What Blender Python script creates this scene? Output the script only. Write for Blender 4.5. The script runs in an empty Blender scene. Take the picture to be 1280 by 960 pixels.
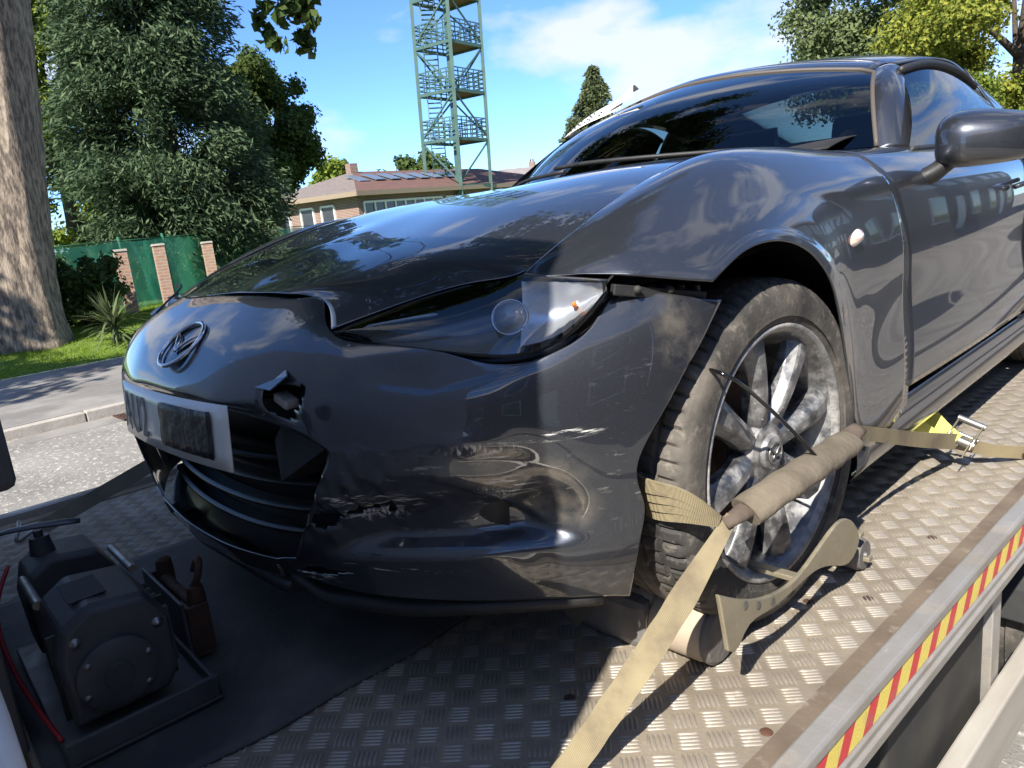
import bpy, bmesh, math, random
import numpy as np
from mathutils import Matrix, Vector
S = bpy.context.scene
# ---------------------------------------------------------------- camera, sky, sun, exposure
CAM = np.array([1.4198, -1.1708, 0.7773]); YAW, PITCH, ROLL, FPX = -0.8148, 0.2236, -0.1067, 919.44
SUN = np.array([0.36, -0.95, 1.0]); SUN = SUN / np.linalg.norm(SUN)      # direction towards the sun
def _basis():
    cy, sy = math.cos(YAW), math.sin(YAW)
    f = np.array([sy*math.cos(PITCH), cy*math.cos(PITCH), -math.sin(PITCH)])
    r = np.array([cy, -sy, 0.0]); u = np.cross(r, f)
    c, s = math.cos(ROLL), math.sin(ROLL)
    return c*r+s*u, -s*r+c*u, f
CR, CU, CF = _basis()
cam = bpy.data.cameras.new('camera'); cam_o = bpy.data.objects.new('camera', cam); S.collection.objects.link(cam_o)
cam.sensor_width = 36.0; cam.lens = 36.0*FPX/1280.0; cam.clip_start = 0.02; cam.clip_end = 3000
cam_o.matrix_world = Matrix(((CR[0], CU[0], -CF[0], CAM[0]), (CR[1], CU[1], -CF[1], CAM[1]), (CR[2], CU[2], -CF[2], CAM[2]), (0, 0, 0, 1)))
S.camera = cam_o
cam.dof.use_dof = False
S.render.resolution_x, S.render.resolution_y = 1024, 768
S.view_settings.view_transform = 'Standard'; S.view_settings.look = 'None'
S.view_settings.gamma = 1.0; S.view_settings.use_curve_mapping = False
S.view_settings.exposure = 1.4
W = bpy.data.worlds.new('World'); S.world = W; W.use_nodes = True
nt = W.node_tree; nt.nodes.clear()
def N(tree, kind, **kw):
    n = tree.nodes.new(kind)
    for k, v in kw.items():
        if k.startswith('i_'):
            key = k[2:]
            n.inputs[int(key) if key.isdigit() else key].default_value = v
        else: setattr(n, k, v)
    return n
wo = N(nt, 'ShaderNodeOutputWorld'); bg = N(nt, 'ShaderNodeBackground'); bg.inputs['Strength'].default_value = 0.13
sky = N(nt, 'ShaderNodeTexSky', sky_type='NISHITA', sun_disc=False)
sky.sun_elevation = math.asin(SUN[2]); sky.sun_rotation = math.atan2(SUN[0], SUN[1])
sky.air_density = 0.7; sky.dust_density = 0.0; sky.ozone_density = 5.0
tc = N(nt, 'ShaderNodeTexCoord'); sp = N(nt, 'ShaderNodeSeparateXYZ')
nt.links.new(tc.outputs['Generated'], sp.inputs[0])
ad = N(nt, 'ShaderNodeMath', operation='ADD', i_1=0.16); nt.links.new(sp.outputs['Z'], ad.inputs[0])
mx0 = N(nt, 'ShaderNodeMath', operation='MAXIMUM', i_1=0.05); nt.links.new(ad.outputs[0], mx0.inputs[0])
dx = N(nt, 'ShaderNodeMath', operation='DIVIDE'); dy = N(nt, 'ShaderNodeMath', operation='DIVIDE')
for d, a in ((dx, 'X'), (dy, 'Y')):
    nt.links.new(sp.outputs[a], d.inputs[0]); nt.links.new(mx0.outputs[0], d.inputs[1])
cb = N(nt, 'ShaderNodeCombineXYZ', i_2=20.3); nt.links.new(dx.outputs[0], cb.inputs[0]); nt.links.new(dy.outputs[0], cb.inputs[1])
cn = N(nt, 'ShaderNodeTexNoise', i_Scale=3.4, i_Detail=7.0, i_Roughness=0.52); cmap = N(nt, 'ShaderNodeMapping'); cmap.inputs['Scale'].default_value = (1.0, 1.0, 2.3); cmap.inputs['Location'].default_value = (3.0, 1.0, 0.0); nt.links.new(tc.outputs['Generated'], cmap.inputs[0]); nt.links.new(cmap.outputs[0], cn.inputs['Vector'])
cr = N(nt, 'ShaderNodeValToRGB'); cr.color_ramp.elements[0].position = 0.51; cr.color_ramp.elements[1].position = 0.63
cr.color_ramp.elements[1].color = (0.85, 0.85, 0.85, 1)
nt.links.new(cn.outputs['Fac'], cr.inputs[0])
cm = N(nt, 'ShaderNodeMixRGB', blend_type='MIX'); cm.inputs[2].default_value = (2.9, 3.0, 3.2, 1)
tint = N(nt, 'ShaderNodeMixRGB', blend_type='MULTIPLY', i_0=1.0); tint.inputs[2].default_value = (.56, .69, .82, 1); nt.links.new(sky.outputs[0], tint.inputs[1])
nt.links.new(cr.outputs['Color'], cm.inputs[0]); nt.links.new(tint.outputs[0], cm.inputs[1])
nt.links.new(cm.outputs[0], bg.inputs['Color']); nt.links.new(bg.outputs[0], wo.inputs[0])
sl = bpy.data.lights.new('sun', 'SUN'); sl.energy = 4.1; sl.angle = math.radians(0.5); sl.color = (1.0, 0.95, 0.87)
so = bpy.data.objects.new('sun', sl); S.collection.objects.link(so)
so.rotation_euler = Vector(SUN).to_track_quat('Z', 'Y').to_euler(); so.location = (0, -20, 30)

# ---------------------------------------------------------------- pixel helpers (photo is 1280x960)
def ray(x, y): return CF+CR*(x-640)/FPX-CU*(y-480)/FPX
def un(x, y, **k):
    d = ray(x, y); a = 'XYZ'.index(list(k)[0]); v = list(k.values())[0]
    return CAM+(v-CAM[a])/d[a]*d
def ud(x, y, dist):
    d = ray(x, y); d = d/math.hypot(d[0], d[1]); return CAM+dist*d
def pj(P):
    d = np.asarray(P, float)-CAM; z = d@CF
    return np.stack([640+FPX*(d@CR)/z, 480-FPX*(d@CU)/z], -1)

# ---------------------------------------------------------------- objects
COL = S.collection
def link(o): COL.objects.link(o); return o
def tag(o, label=None, cat=None, group=None, kind=None):
    if label: o['label'] = label
    if cat: o['category'] = cat
    if group: o['group'] = group
    if kind: o['kind'] = kind
    return o
def thing(name, label, cat, loc=(0, 0, 0), rz=0.0, group=None):
    o = bpy.data.objects.new(name, None); link(o); o.empty_display_size = 0.1
    o.location = loc; o.rotation_euler = (0, 0, rz)
    return tag(o, label, cat, group)
def mesh(name, v, f, m=None, parent=None, smooth=True, solid=0.0, bevel=0.0, autos=None):
    me = bpy.data.meshes.new(name)
    if isinstance(v, np.ndarray): v = v.reshape(-1, 3).tolist()
    me.from_pydata(v, [], f); me.update()
    return from_mesh(name, me, m, parent, smooth, solid, bevel, autos)
def from_mesh(name, me, m=None, parent=None, smooth=True, solid=0.0, bevel=0.0, autos=None):
    if m is not None and len(me.materials) == 0: me.materials.append(m)
    me.polygons.foreach_set('use_smooth', [bool(smooth)]*len(me.polygons))
    if autos:
        bm = bmesh.new(); bm.from_mesh(me)
        for e in bm.edges:
            if len(e.link_faces) == 2 and e.calc_face_angle(0) > math.radians(autos): e.smooth = False
        bm.to_mesh(me); bm.free()
    o = bpy.data.objects.new(name, me); link(o)
    if parent is not None: o.parent = parent
    if solid:
        k = o.modifiers.new('solid', 'SOLIDIFY'); k.thickness = abs(solid); k.offset = -1 if solid > 0 else 1
    if bevel:
        k = o.modifiers.new('bevel', 'BEVEL'); k.width = bevel; k.segments = 2; k.limit_method = 'ANGLE'; k.angle_limit = math.radians(38)
    return o
def copy_tree(o, parent=None):
    c = o.copy(); link(c); c.parent = parent
    for ch in list(o.children): copy_tree(ch, c)
    return c

class MB:
    """collects primitives into one mesh"""
    def __init__(s): s.v = []; s.f = []
    def add(s, v, f):
        b = len(s.v); s.v += [tuple(map(float, p)) for p in v]; s.f += [tuple(b+i for i in q) for q in f]; return s
    def box(s, c, d, rot=None, taper=1.0):
        x, y, z = d[0]/2, d[1]/2, d[2]/2
        P = np.array([(-x, -y, -z), (x, -y, -z), (x, y, -z), (-x, y, -z), (-x*taper, -y*taper, z), (x*taper, -y*taper, z), (x*taper, y*taper, z), (-x*taper, y*taper, z)])
        if rot is not None: P = P @ np.array(rot).T
        return s.add(P+np.array(c), [(0, 3, 2, 1), (4, 5, 6, 7), (0, 1, 5, 4), (1, 2, 6, 5), (2, 3, 7, 6), (3, 0, 4, 7)])
    def bx(s, x0, x1, y0, y1, z0, z1): return s.box(((x0+x1)/2, (y0+y1)/2, (z0+z1)/2), (x1-x0, y1-y0, z1-z0))
    def beam(s, a, b, w, h, up=(0, 0, 1)):
        a = np.array(a, float); b = np.array(b, float); d = b-a; L = np.linalg.norm(d); d = d/L
        up = np.array(up, float)
        if abs(d@up) > .97: up = np.array((0, 1., 0))
        x = np.cross(d, up); x /= np.linalg.norm(x); z = np.cross(x, d)
        return s.box((a+b)/2, (w, L, h), rot=np.stack([x, d, z], 1))
    def tube(s, path, r, n=10, closed=False, cap=True, sq=1.0):
        P = np.array(path, float); m = len(P); R = np.full(m, r) if np.isscalar(r) else np.array(r, float)
        T = np.gradient(P, axis=0) if not closed else np.roll(P, -1, 0)-np.roll(P, 1, 0)
        T /= np.linalg.norm(T, axis=1)[:, None]+1e-12
        u = np.cross(T[0], (0.31, 0.2, 0.93)); u /= np.linalg.norm(u); vs = []
        for i in range(m):
            u = u-T[i]*(u@T[i]); u /= np.linalg.norm(u); w = np.cross(T[i], u)
            for k in range(n):
                a = 2*math.pi*k/n; vs.append(P[i]+R[i]*(u*math.cos(a)+sq*w*math.sin(a)))
        f = []
        for i in range(m if closed else m-1):
            j = (i+1) % m
            for k in range(n): f.append((i*n+k, i*n+(k+1) % n, j*n+(k+1) % n, j*n+k))
        if cap and not closed: f += [tuple(range(n-1, -1, -1)), tuple((m-1)*n+k for k in range(n))]
        return s.add(vs, f)
    def cyl(s, a, b, r, n=24, r2=None): return s.tube([a, b], [r, r if r2 is None else r2], n)
    def lathe(s, prof, c, axis, n=48, cap=False):
        """prof: (radius, along) pairs about axis through c"""
        ax = np.array(axis, float); ax /= np.linalg.norm(ax)
        u = np.cross(ax, (0, 0, 1.0)); u = np.array((1., 0, 0)) if np.linalg.norm(u) < .1 else u/np.linalg.norm(u); w = np.cross(ax, u)
        vs = []; m = len(prof)
        for i in range(n):
            a = 2*math.pi*i/n
            for r, h in prof: vs.append(np.array(c)+ax*h+r*(u*math.cos(a)+w*math.sin(a)))
        f = [(i*m+k, ((i+1) % n)*m+k, ((i+1) % n)*m+k+1, i*m+k+1) for i in range(n) for k in range(m-1)]
        if cap: f += [tuple(i*m for i in range(n-1, -1, -1)), tuple(i*m+m-1 for i in range(n))]
        return s.add(vs, f)
    def prism(s, poly, a0, a1, axis=0):
        """extrude a polygon (in the two other axes) from a0 to a1 along axis"""
        n = len(poly); o = [i for i in range(3) if i != axis]; vs = []
        for a in (a0, a1):
            for p in poly:
                q = [0, 0, 0]; q[axis] = a; q[o[0]] = p[0]; q[o[1]] = p[1]; vs.append(q)
        return s.add(vs, [tuple(range(n-1, -1, -1)), tuple(range(n, 2*n))]+[(i, (i+1) % n, n+(i+1) % n, n+i) for i in range(n)])
    def ribbon(s, path, wdir, w, th=0.003):
        """flat webbing along path; wdir = width direction per point or one vector"""
        P = np.array(path, float); m = len(P); D = np.array(wdir, float)
        if D.ndim == 1: D = np.tile(D, (m, 1))
        Wd = np.full(m, w) if np.isscalar(w) else np.array(w)
        T = np.gradient(P, axis=0); vs = []
        for i in range(m):
            t = T[i]/np.linalg.norm(T[i]); d = D[i]-t*(D[i]@t); d /= np.linalg.norm(d); nn = np.cross(t, d)
            for a, b in ((-1, -1), (-.5, -1), (0, -1), (.5, -1), (1, -1), (1, 1), (.5, 1), (0, 1), (-.5, 1), (-1, 1)): vs.append(P[i]+d*a*Wd[i]/2+nn*b*th/2)
        n = 10
        f = [(i*n+k, i*n+(k+1) % n, (i+1)*n+(k+1) % n, (i+1)*n+k) for i in range(m-1) for k in range(n)]
        f += [tuple(range(n-1, -1, -1)), tuple((m-1)*n+k for k in range(n))]
        return s.add(vs, f)
    def build(s, name, m, parent=None, smooth=False, bevel=0.0, autos=None, fix=True):
        me = bpy.data.meshes.new(name); me.from_pydata(s.v, [], s.f); me.update()
        if fix:
            bm = bmesh.new(); bm.from_mesh(me); bmesh.ops.recalc_face_normals(bm, faces=bm.faces[:]); bm.to_mesh(me); bm.free()
        return from_mesh(name, me, m, parent, smooth, 0, bevel, autos)

# ---------------------------------------------------------------- splines
def nspl(t, P, q):
    t = np.asarray(t, float); P = np.asarray(P, float); q = np.asarray(q, float); n = len(t); h = np.diff(t)
    sh = P.shape; P = P.reshape(n, -1)
    A = np.zeros((n, n)); B = np.zeros_like(P); A[0, 0] = A[-1, -1] = 1
    for i in range(1, n-1):
        A[i, i-1] = h[i-1]; A[i, i] = 2*(h[i-1]+h[i]); A[i, i+1] = h[i]
        B[i] = 6*((P[i+1]-P[i])/h[i]-(P[i]-P[i-1])/h[i-1])
    M = np.linalg.solve(A, B)
    k = np.clip(np.searchsorted(t, q, side='right')-1, 0, n-2)
    hk = h[k][:, None]; a = (t[k+1]-q)[:, None]; b = (q-t[k])[:, None]
    r = M[k]*a**3/(6*hk)+M[k+1]*b**3/(6*hk)+(P[k]/hk-M[k]*hk/6)*a+(P[k+1]/hk-M[k+1]*hk/6)*b
    return r.reshape((len(q),)+sh[1:])
def chord(P):
    P = np.asarray(P, float); d = np.linalg.norm(np.diff(P, axis=0), axis=-1)
    if d.ndim > 1: d = d.mean(axis=1)
    return np.concatenate([[0], np.cumsum(np.maximum(d, 1e-4))])
def curve(P, n):
    t = chord(P); return nspl(t, P, np.linspace(0, t[-1], n))
def sub(t, k):
    return np.concatenate([np.linspace(t[i], t[i+1], k, endpoint=False) for i in range(len(t)-1)]+[[t[-1]]])
def patch(ctrl, ku, kv):
    """smooth surface through a grid of control points; ku/kv subdivisions per span"""
    C = np.asarray(ctrl, float); t = chord(C); G = nspl(t, C, sub(t, ku))
    G = np.swapaxes(G, 0, 1); t = chord(np.swapaxes(C, 0, 1)); G = nspl(t, G, sub(t, kv))
    return np.swapaxes(G, 0, 1)
def grid_faces(m, n, keep=None):
    return [(i*n+j, (i+1)*n+j, (i+1)*n+j+1, i*n+j+1) for i in range(m-1) for j in range(n-1) if keep is None or keep(i, j)]
def surf(name, G, m, parent, inside=(0, .8, .4), solid=.004, keep=None):
    mm, nn = G.shape[:2]; f = grid_faces(mm, nn, keep)
    i, j = mm//2, nn//2
    nr = np.cross(G[i+1, j]-G[i-1, j], G[i, j+1]-G[i, j-1])
    if nr @ (G[i, j]-np.array(inside)) < 0: f = [q[::-1] for q in f]
    return mesh(name, G.reshape(-1, 3), f, m, parent, True, solid)
def fair(G, it=40, lock=1):
    """Taubin smoothing of a grid's interior: takes out ripples, keeps the form"""
    G = G.copy()
    for k in range(it):
        for lam in (.5, -.52):
            L_ = (G[:-2, 1:-1]+G[2:, 1:-1]+G[1:-1, :-2]+G[1:-1, 2:])/4-G[1:-1, 1:-1]
            G[1:-1, 1:-1] += lam*L_
    return G
def mirX(G): return G*np.array([-1, 1, 1])

# ---------------------------------------------------------------- materials
MT = {}
def mat(name, c1, c2=None, scale=5.0, rough=.6, rough2=None, metal=0.0, bump=0.0, bscale=None, coat=0.0, detail=5.0, stretch=None, ramp=(.35, .65), spec=None, coord='Object', trans=0.0, emis=None, coatr=.03, alpha=None):
    m = bpy.data.materials.new(name); m.use_nodes = True; t = m.node_tree; t.nodes.clear(); MT[name] = m
    o = N(t, 'ShaderNodeOutputMaterial'); b = N(t, 'ShaderNodeBsdfPrincipled'); t.links.new(b.outputs[0], o.inputs[0]); m['b'] = b.name
    b.inputs['Base Color'].default_value = (*c1, 1); b.inputs['Roughness'].default_value = rough; b.inputs['Metallic'].default_value = metal
    b.inputs['Coat Weight'].default_value = coat; b.inputs['Coat Roughness'].default_value = coatr
    if spec is not None: b.inputs['Specular IOR Level'].default_value = spec
    if trans: b.inputs['Transmission Weight'].default_value = trans
    co = N(t, 'ShaderNodeTexCoord'); src = co.outputs[coord]
    if stretch:
        mp = N(t, 'ShaderNodeMapping'); mp.inputs['Scale'].default_value = stretch; t.links.new(src, mp.inputs[0]); src = mp.outputs[0]
    m['src'] = src.node.name
    if c2 is not None or rough2 is not None:
        n = N(t, 'ShaderNodeTexNoise', i_Scale=scale, i_Detail=detail, i_Roughness=.6); t.links.new(src, n.inputs['Vector'])
        r = N(t, 'ShaderNodeValToRGB'); r.color_ramp.elements[0].position, r.color_ramp.elements[1].position = ramp
        t.links.new(n.outputs['Fac'], r.inputs[0])
        r.color_ramp.elements[0].color = (*c1, 1); r.color_ramp.elements[1].color = (*(c2 or c1), 1)
        t.links.new(r.outputs[0], b.inputs['Base Color'])
        if rough2 is not None:
            q = N(t, 'ShaderNodeMapRange', i_1=ramp[0], i_2=ramp[1], i_3=rough, i_4=rough2); t.links.new(n.outputs['Fac'], q.inputs[0]); t.links.new(q.outputs[0], b.inputs['Roughness'])
    if bump:
        n2 = N(t, 'ShaderNodeTexNoise', i_Scale=bscale or scale*3, i_Detail=6.0); t.links.new(src, n2.inputs['Vector'])
        bp = N(t, 'ShaderNodeBump', i_Strength=bump, i_Distance=.01); t.links.new(n2.outputs['Fac'], bp.inputs['Height']); t.links.new(bp.outputs[0], b.inputs['Normal'])
    if emis: b.inputs['Emission Color'].default_value = (*emis[0], 1); b.inputs['Emission Strength'].default_value = emis[1]
    return m
def over(m, color, fac_fn, rough=None, metal=None):
    """lay a second colour (dirt, scratches, dust, painted reflection) over a material's base colour by a mask"""
    t = m.node_tree; b = t.nodes[m['b']]
    fac = fac_fn(t, t.nodes[m['src']].outputs['Object' if t.nodes[m['src']].bl_idname == 'ShaderNodeTexCoord' else 0])
    mx = N(t, 'ShaderNodeMixRGB'); mx.inputs[2].default_value = (*color, 1); t.links.new(fac, mx.inputs[0])
    s = b.inputs['Base Color']
    if s.is_linked: t.links.new(s.links[0].from_socket, mx.inputs[1])
    else: mx.inputs[1].default_value = s.default_value
    t.links.new(mx.outputs[0], s)
    for key, val in (('Roughness', rough), ('Metallic', metal)):
        if val is None: continue
        s = b.inputs[key]; q = N(t, 'ShaderNodeMix', data_type='FLOAT'); t.links.new(fac, q.inputs[0]); q.inputs[3].default_value = val
        if s.is_linked: t.links.new(s.links[0].from_socket, q.inputs[2])
        else: q.inputs[2].default_value = s.default_value
        t.links.new(q.outputs[0], s)
    return fac
def noise_mask(scale, lo, hi, stretch=None, detail=6.0, amt=1.0, off=(0, 0, 0), rot=(0, 0, 0)):
    def fn(t, src):
        mp = N(t, 'ShaderNodeMapping'); mp.inputs['Scale'].default_value = stretch or (1, 1, 1); mp.inputs['Location'].default_value = off; mp.inputs['Rotation'].default_value = rot
        t.links.new(src, mp.inputs[0])
        n = N(t, 'ShaderNodeTexNoise', i_Scale=scale, i_Detail=detail, i_Roughness=.65); t.links.new(mp.outputs[0], n.inputs['Vector'])
        r = N(t, 'ShaderNodeMapRange', i_1=lo, i_2=hi, i_3=0.0, i_4=amt); t.links.new(n.outputs['Fac'], r.inputs[0]); return r.outputs[0]
    return fn
def spot_mask(spots, inner):
    """inner mask limited to soft ellipsoids: (centre, radii)"""
    def fn(t, src):
        acc = None
        for c, rr in spots:
            mp = N(t, 'ShaderNodeVectorMath', operation='SUBTRACT'); t.links.new(src, mp.inputs[0]); mp.inputs[1].default_value = c
            dv = N(t, 'ShaderNodeVectorMath', operation='DIVIDE'); t.links.new(mp.outputs[0], dv.inputs[0]); dv.inputs[1].default_value = rr
            ln = N(t, 'ShaderNodeVectorMath', operation='LENGTH'); t.links.new(dv.outputs[0], ln.inputs[0])
            r = N(t, 'ShaderNodeMapRange', i_1=1.0, i_2=.55, i_3=0.0, i_4=1.0); t.links.new(ln.outputs['Value'], r.inputs[0])
            if acc is None: acc = r.outputs[0]
            else:
                a = N(t, 'ShaderNodeMath', operation='MAXIMUM'); t.links.new(acc, a.inputs[0]); t.links.new(r.outputs[0], a.inputs[1]); acc = a.outputs[0]
        k = inner(t, src); mu = N(t, 'ShaderNodeMath', operation='MULTIPLY'); t.links.new(acc, mu.inputs[0]); t.links.new(k, mu.inputs[1]); return mu.outputs[0]
    return fn
def leafmat(name, c1, c2, trans=.35, rough=.5):
    m = bpy.data.materials.new(name); m.use_nodes = True; t = m.node_tree; t.nodes.clear(); MT[name] = m
    o = N(t, 'ShaderNodeOutputMaterial'); g = N(t, 'ShaderNodeNewGeometry'); r = N(t, 'ShaderNodeValToRGB')
    r.color_ramp.elements[0].color = (*c1, 1); r.color_ramp.elements[1].color = (*c2, 1); t.links.new(g.outputs['Random Per Island'], r.inputs[0])
    p = N(t, 'ShaderNodeBsdfPrincipled', i_Roughness=max(rough, .7)); p.inputs['Specular IOR Level'].default_value = .2; t.links.new(r.outputs[0], p.inputs['Base Color'])
    tr = N(t, 'ShaderNodeBsdfTranslucent'); t.links.new(r.outputs[0], tr.inputs[0])
    x = N(t, 'ShaderNodeMixShader', i_0=trans); t.links.new(p.outputs[0], x.inputs[1]); t.links.new(tr.outputs[0], x.inputs[2]); t.links.new(x.outputs[0], o.inputs[0])
    return m
def glassmat(name, tint=(.6, .65, .65), rough=0.0, refl=1.0):
    m = bpy.data.materials.new(name); m.use_nodes = True; t = m.node_tree; t.nodes.clear(); MT[name] = m
    o = N(t, 'ShaderNodeOutputMaterial'); tr = N(t, 'ShaderNodeBsdfTransparent'); tr.inputs[0].default_value = (*tint, 1)
    gl = N(t, 'ShaderNodeBsdfGlossy', i_Roughness=rough); gl.inputs[0].default_value = (refl, refl, refl, 1)
    fr = N(t, 'ShaderNodeFresnel', i_IOR=1.6); x = N(t, 'ShaderNodeMixShader')
    t.links.new(fr.outputs[0], x.inputs[0]); t.links.new(tr.outputs[0], x.inputs[1]); t.links.new(gl.outputs[0], x.inputs[2]); t.links.new(x.outputs[0], o.inputs[0])
    return m
# ================================================================ materials
paint = mat('gunmetal_paint', (.034, .037, .045), (.048, .052, .063), scale=900, rough=.36, metal=.6, coat=1.0, coatr=.015, ramp=(.4, .6), detail=1)
over(paint, (.16, .15, .13), noise_mask(160, .66, .80, detail=2, amt=.22), rough=.6, metal=.1)
bpaint = mat('gunmetal_bumper_paint', (.034, .037, .045), (.048, .052, .063), scale=900, rough=.36, metal=.6, coat=1.0, coatr=.02, ramp=(.4, .6), detail=1)
trim = mat('black_plastic', (.012, .012, .013), (.022, .022, .022), scale=40, rough=.5, rough2=.65, bump=.05, bscale=300)
gloss_black = mat('gloss_black', (.006, .006, .007), rough=.12, coat=.4)
rubber = mat('tyre_rubber', (.022, .021, .020), (.05, .046, .04), scale=9, rough=.75, rough2=.9, bump=.15, bscale=120)
over(rubber, (.22, .19, .155), noise_mask(5, .44, .66, amt=.45), rough=.95)
over(rubber, (.36, .32, .27), noise_mask(45, .55, .75, amt=.4), rough=.95)
rimm = mat('rim_gunmetal', (.10, .103, .11), (.15, .15, .155), scale=14, rough=.32, rough2=.48, metal=.75, coat=.3)
over(rimm, (.40, .39, .37), noise_mask(22, .41, .64, amt=.8), rough=.85, metal=.1)
over(rimm, (.75, .74, .72), noise_mask(70, .66, .74, amt=.8), rough=.7, metal=.0)
rimlip = mat('rim_lip_scuffed', (.16, .16, .165), (.40, .39, .37), scale=30, rough=.45, rough2=.7, metal=.5, bump=.2, bscale=150)
over(rimlip, (.50, .46, .40), noise_mask(12, .5, .65, amt=.5), rough=.9, metal=.1)
chrome = mat('chrome', (.62, .63, .65), rough=.12, metal=1.0)
satin = mat('satin_steel', (.35, .35, .34), (.22, .21, .19), scale=25, rough=.35, rough2=.55, metal=.9)
rust = mat('rusty_steel', (.095, .042, .024), (.045, .030, .025), scale=22, rough=.8, metal=.2, bump=.3, bscale=120)
disc_rust = mat('brake_disc', (.16, .09, .06), (.09, .06, .045), scale=30, rough=.7, metal=.4)
alu = mat('weathered_aluminium', (.42, .40, .37), (.30, .275, .24), scale=6, rough=.42, rough2=.62, metal=.55, bump=.08, bscale=90)
over(alu, (.62, .61, .58), noise_mask(60, .62, .70, stretch=(.6, .1, 1), amt=.6), rough=.4)
over(alu, (.20, .15, .10), noise_mask(9, .56, .70, amt=.5), rough=.9, metal=0)
deckm = mat('deck_tread_plate', (.275, .23, .172), (.365, .31, .235), scale=2.2, rough=.5, rough2=.7, metal=.45, bump=.12, bscale=140)
over(deckm, (.12, .10, .08), noise_mask(3.5, .50, .70, amt=.55), rough=.75)
over(deckm, (.16, .075, .03), noise_mask(11, .69, .76, amt=.8), rough=.9, metal=.0)
over(deckm, (.46, .41, .33), noise_mask(38, .60, .74, amt=.35), rough=.8)
stripm = mat('edge_strip_dirty', (.20, .155, .11), (.12, .09, .065), scale=7, rough=.6, rough2=.8, metal=.3, bump=.1, bscale=90); over(stripm, (.36, .31, .25), noise_mask(30, .56, .70, amt=.5), rough=.7)
barm = mat('deck_tread_bars', (.40, .36, .30), (.30, .26, .21), scale=3.0, rough=.38, rough2=.55, metal=.5)
over(barm, (.14, .115, .09), noise_mask(4.5, .56, .74, amt=.6), rough=.7)
over(barm, (.62, .56, .46), noise_mask(60, .56, .70, amt=.45), rough=.6)
matm = mat('rubber_mat', (.040, .041, .042), (.060, .058, .055), scale=4, rough=.62, rough2=.8, bump=.2, bscale=60)
over(matm, (.13, .125, .115), noise_mask(4, .46, .70, amt=.6), rough=.9)
over(matm, (.16, .15, .13), noise_mask(60, .64, .74, amt=.4), rough=.9)
blackm = mat('winch_black', (.040, .042, .048), (.065, .066, .070), scale=12, rough=.42, rough2=.6, bump=.05, bscale=200)
over(blackm, (.12, .11, .095), noise_mask(9, .55, .75, amt=.35), rough=.85)
for pm1 in (paint, bpaint): pm1.node_tree.nodes[pm1['b']].inputs['Coat IOR'].default_value = 1.62
redtape = mat('reflective_red', (.62, .025, .03), (.50, .02, .025), scale=300, rough=.3, bump=.3, bscale=500)
yeltape = mat('reflective_yellow', (.78, .62, .10), (.66, .52, .10), scale=300, rough=.3, bump=.3, bscale=500)
over(redtape, (.24, .18, .12), noise_mask(14, .54, .7, amt=.45)); over(yeltape, (.30, .24, .14), noise_mask(14, .54, .7, amt=.4))
whitepaint = mat('white_paint', (.72, .72, .70), (.62, .61, .58), scale=8, rough=.35, coat=.3)
oldwhite = mat('old_white_paint', (.38, .355, .31), (.27, .24, .20), scale=7, rough=.55, stretch=(1, .2, 1))
darkm = mat('dark_chassis', (.018, .018, .018), (.04, .036, .03), scale=6, rough=.75)
cabglass = mat('cab_glass', (.012, .014, .016), rough=.06, coat=.5)
webb = mat('webbing_strap', (.255, .21, .12), (.175, .14, .085), scale=9, rough=.85, bump=.2, bscale=200)
over(webb, (.12, .095, .065), noise_mask(9, .50, .70, amt=.7), rough=.95)
def _weave(m, fy):
    t = m.node_tree; b = t.nodes[m['b']]; uvn = N(t, 'ShaderNodeTexCoord')
    w = N(t, 'ShaderNodeTexWave', i_Scale=fy, i_Distortion=1.5, i_Detail=1.0); w.bands_direction = 'Y'
    t.links.new(uvn.outputs['Object'], w.inputs[0]); bp = N(t, 'ShaderNodeBump', i_Strength=.35, i_Distance=.002)
    t.links.new(w.outputs['Fac'], bp.inputs['Height']); t.links.new(bp.outputs[0], b.inputs['Normal'])
_weave(webb, 150)
sleevem = mat('canvas_sleeve', (.100, .082, .056), (.160, .132, .095), scale=12, rough=.9, bump=.3, bscale=90)
sleeve2 = mat('canvas_sleeve_end', (.070, .052, .038), (.105, .078, .058), scale=20, rough=.9, bump=.2, bscale=90)
yelstrap = mat('yellow_strap', (.68, .66, .14), (.55, .52, .14), scale=12, rough=.8, bump=.2, bscale=150)
zinc = mat('zinc_plate', (.46, .41, .29), (.33, .295, .21), scale=10, rough=.38, rough2=.55, metal=.75)
over(zinc, (.16, .125, .09), noise_mask(14, .48, .66, amt=.65), rough=.8, metal=.2)
rollm = mat('skate_roller', (.085, .078, .072), (.13, .12, .11), scale=9, rough=.85, bump=.2, bscale=90)
roll_sunlit = mat('skate_roller_sunlit', (.42, .345, .26), (.33, .27, .20), scale=9, rough=.85)  # cream stands for sun on the grey front roller, put into its colour
red_cable = mat('red_cable', (.32, .015, .02), rough=.5)

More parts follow.
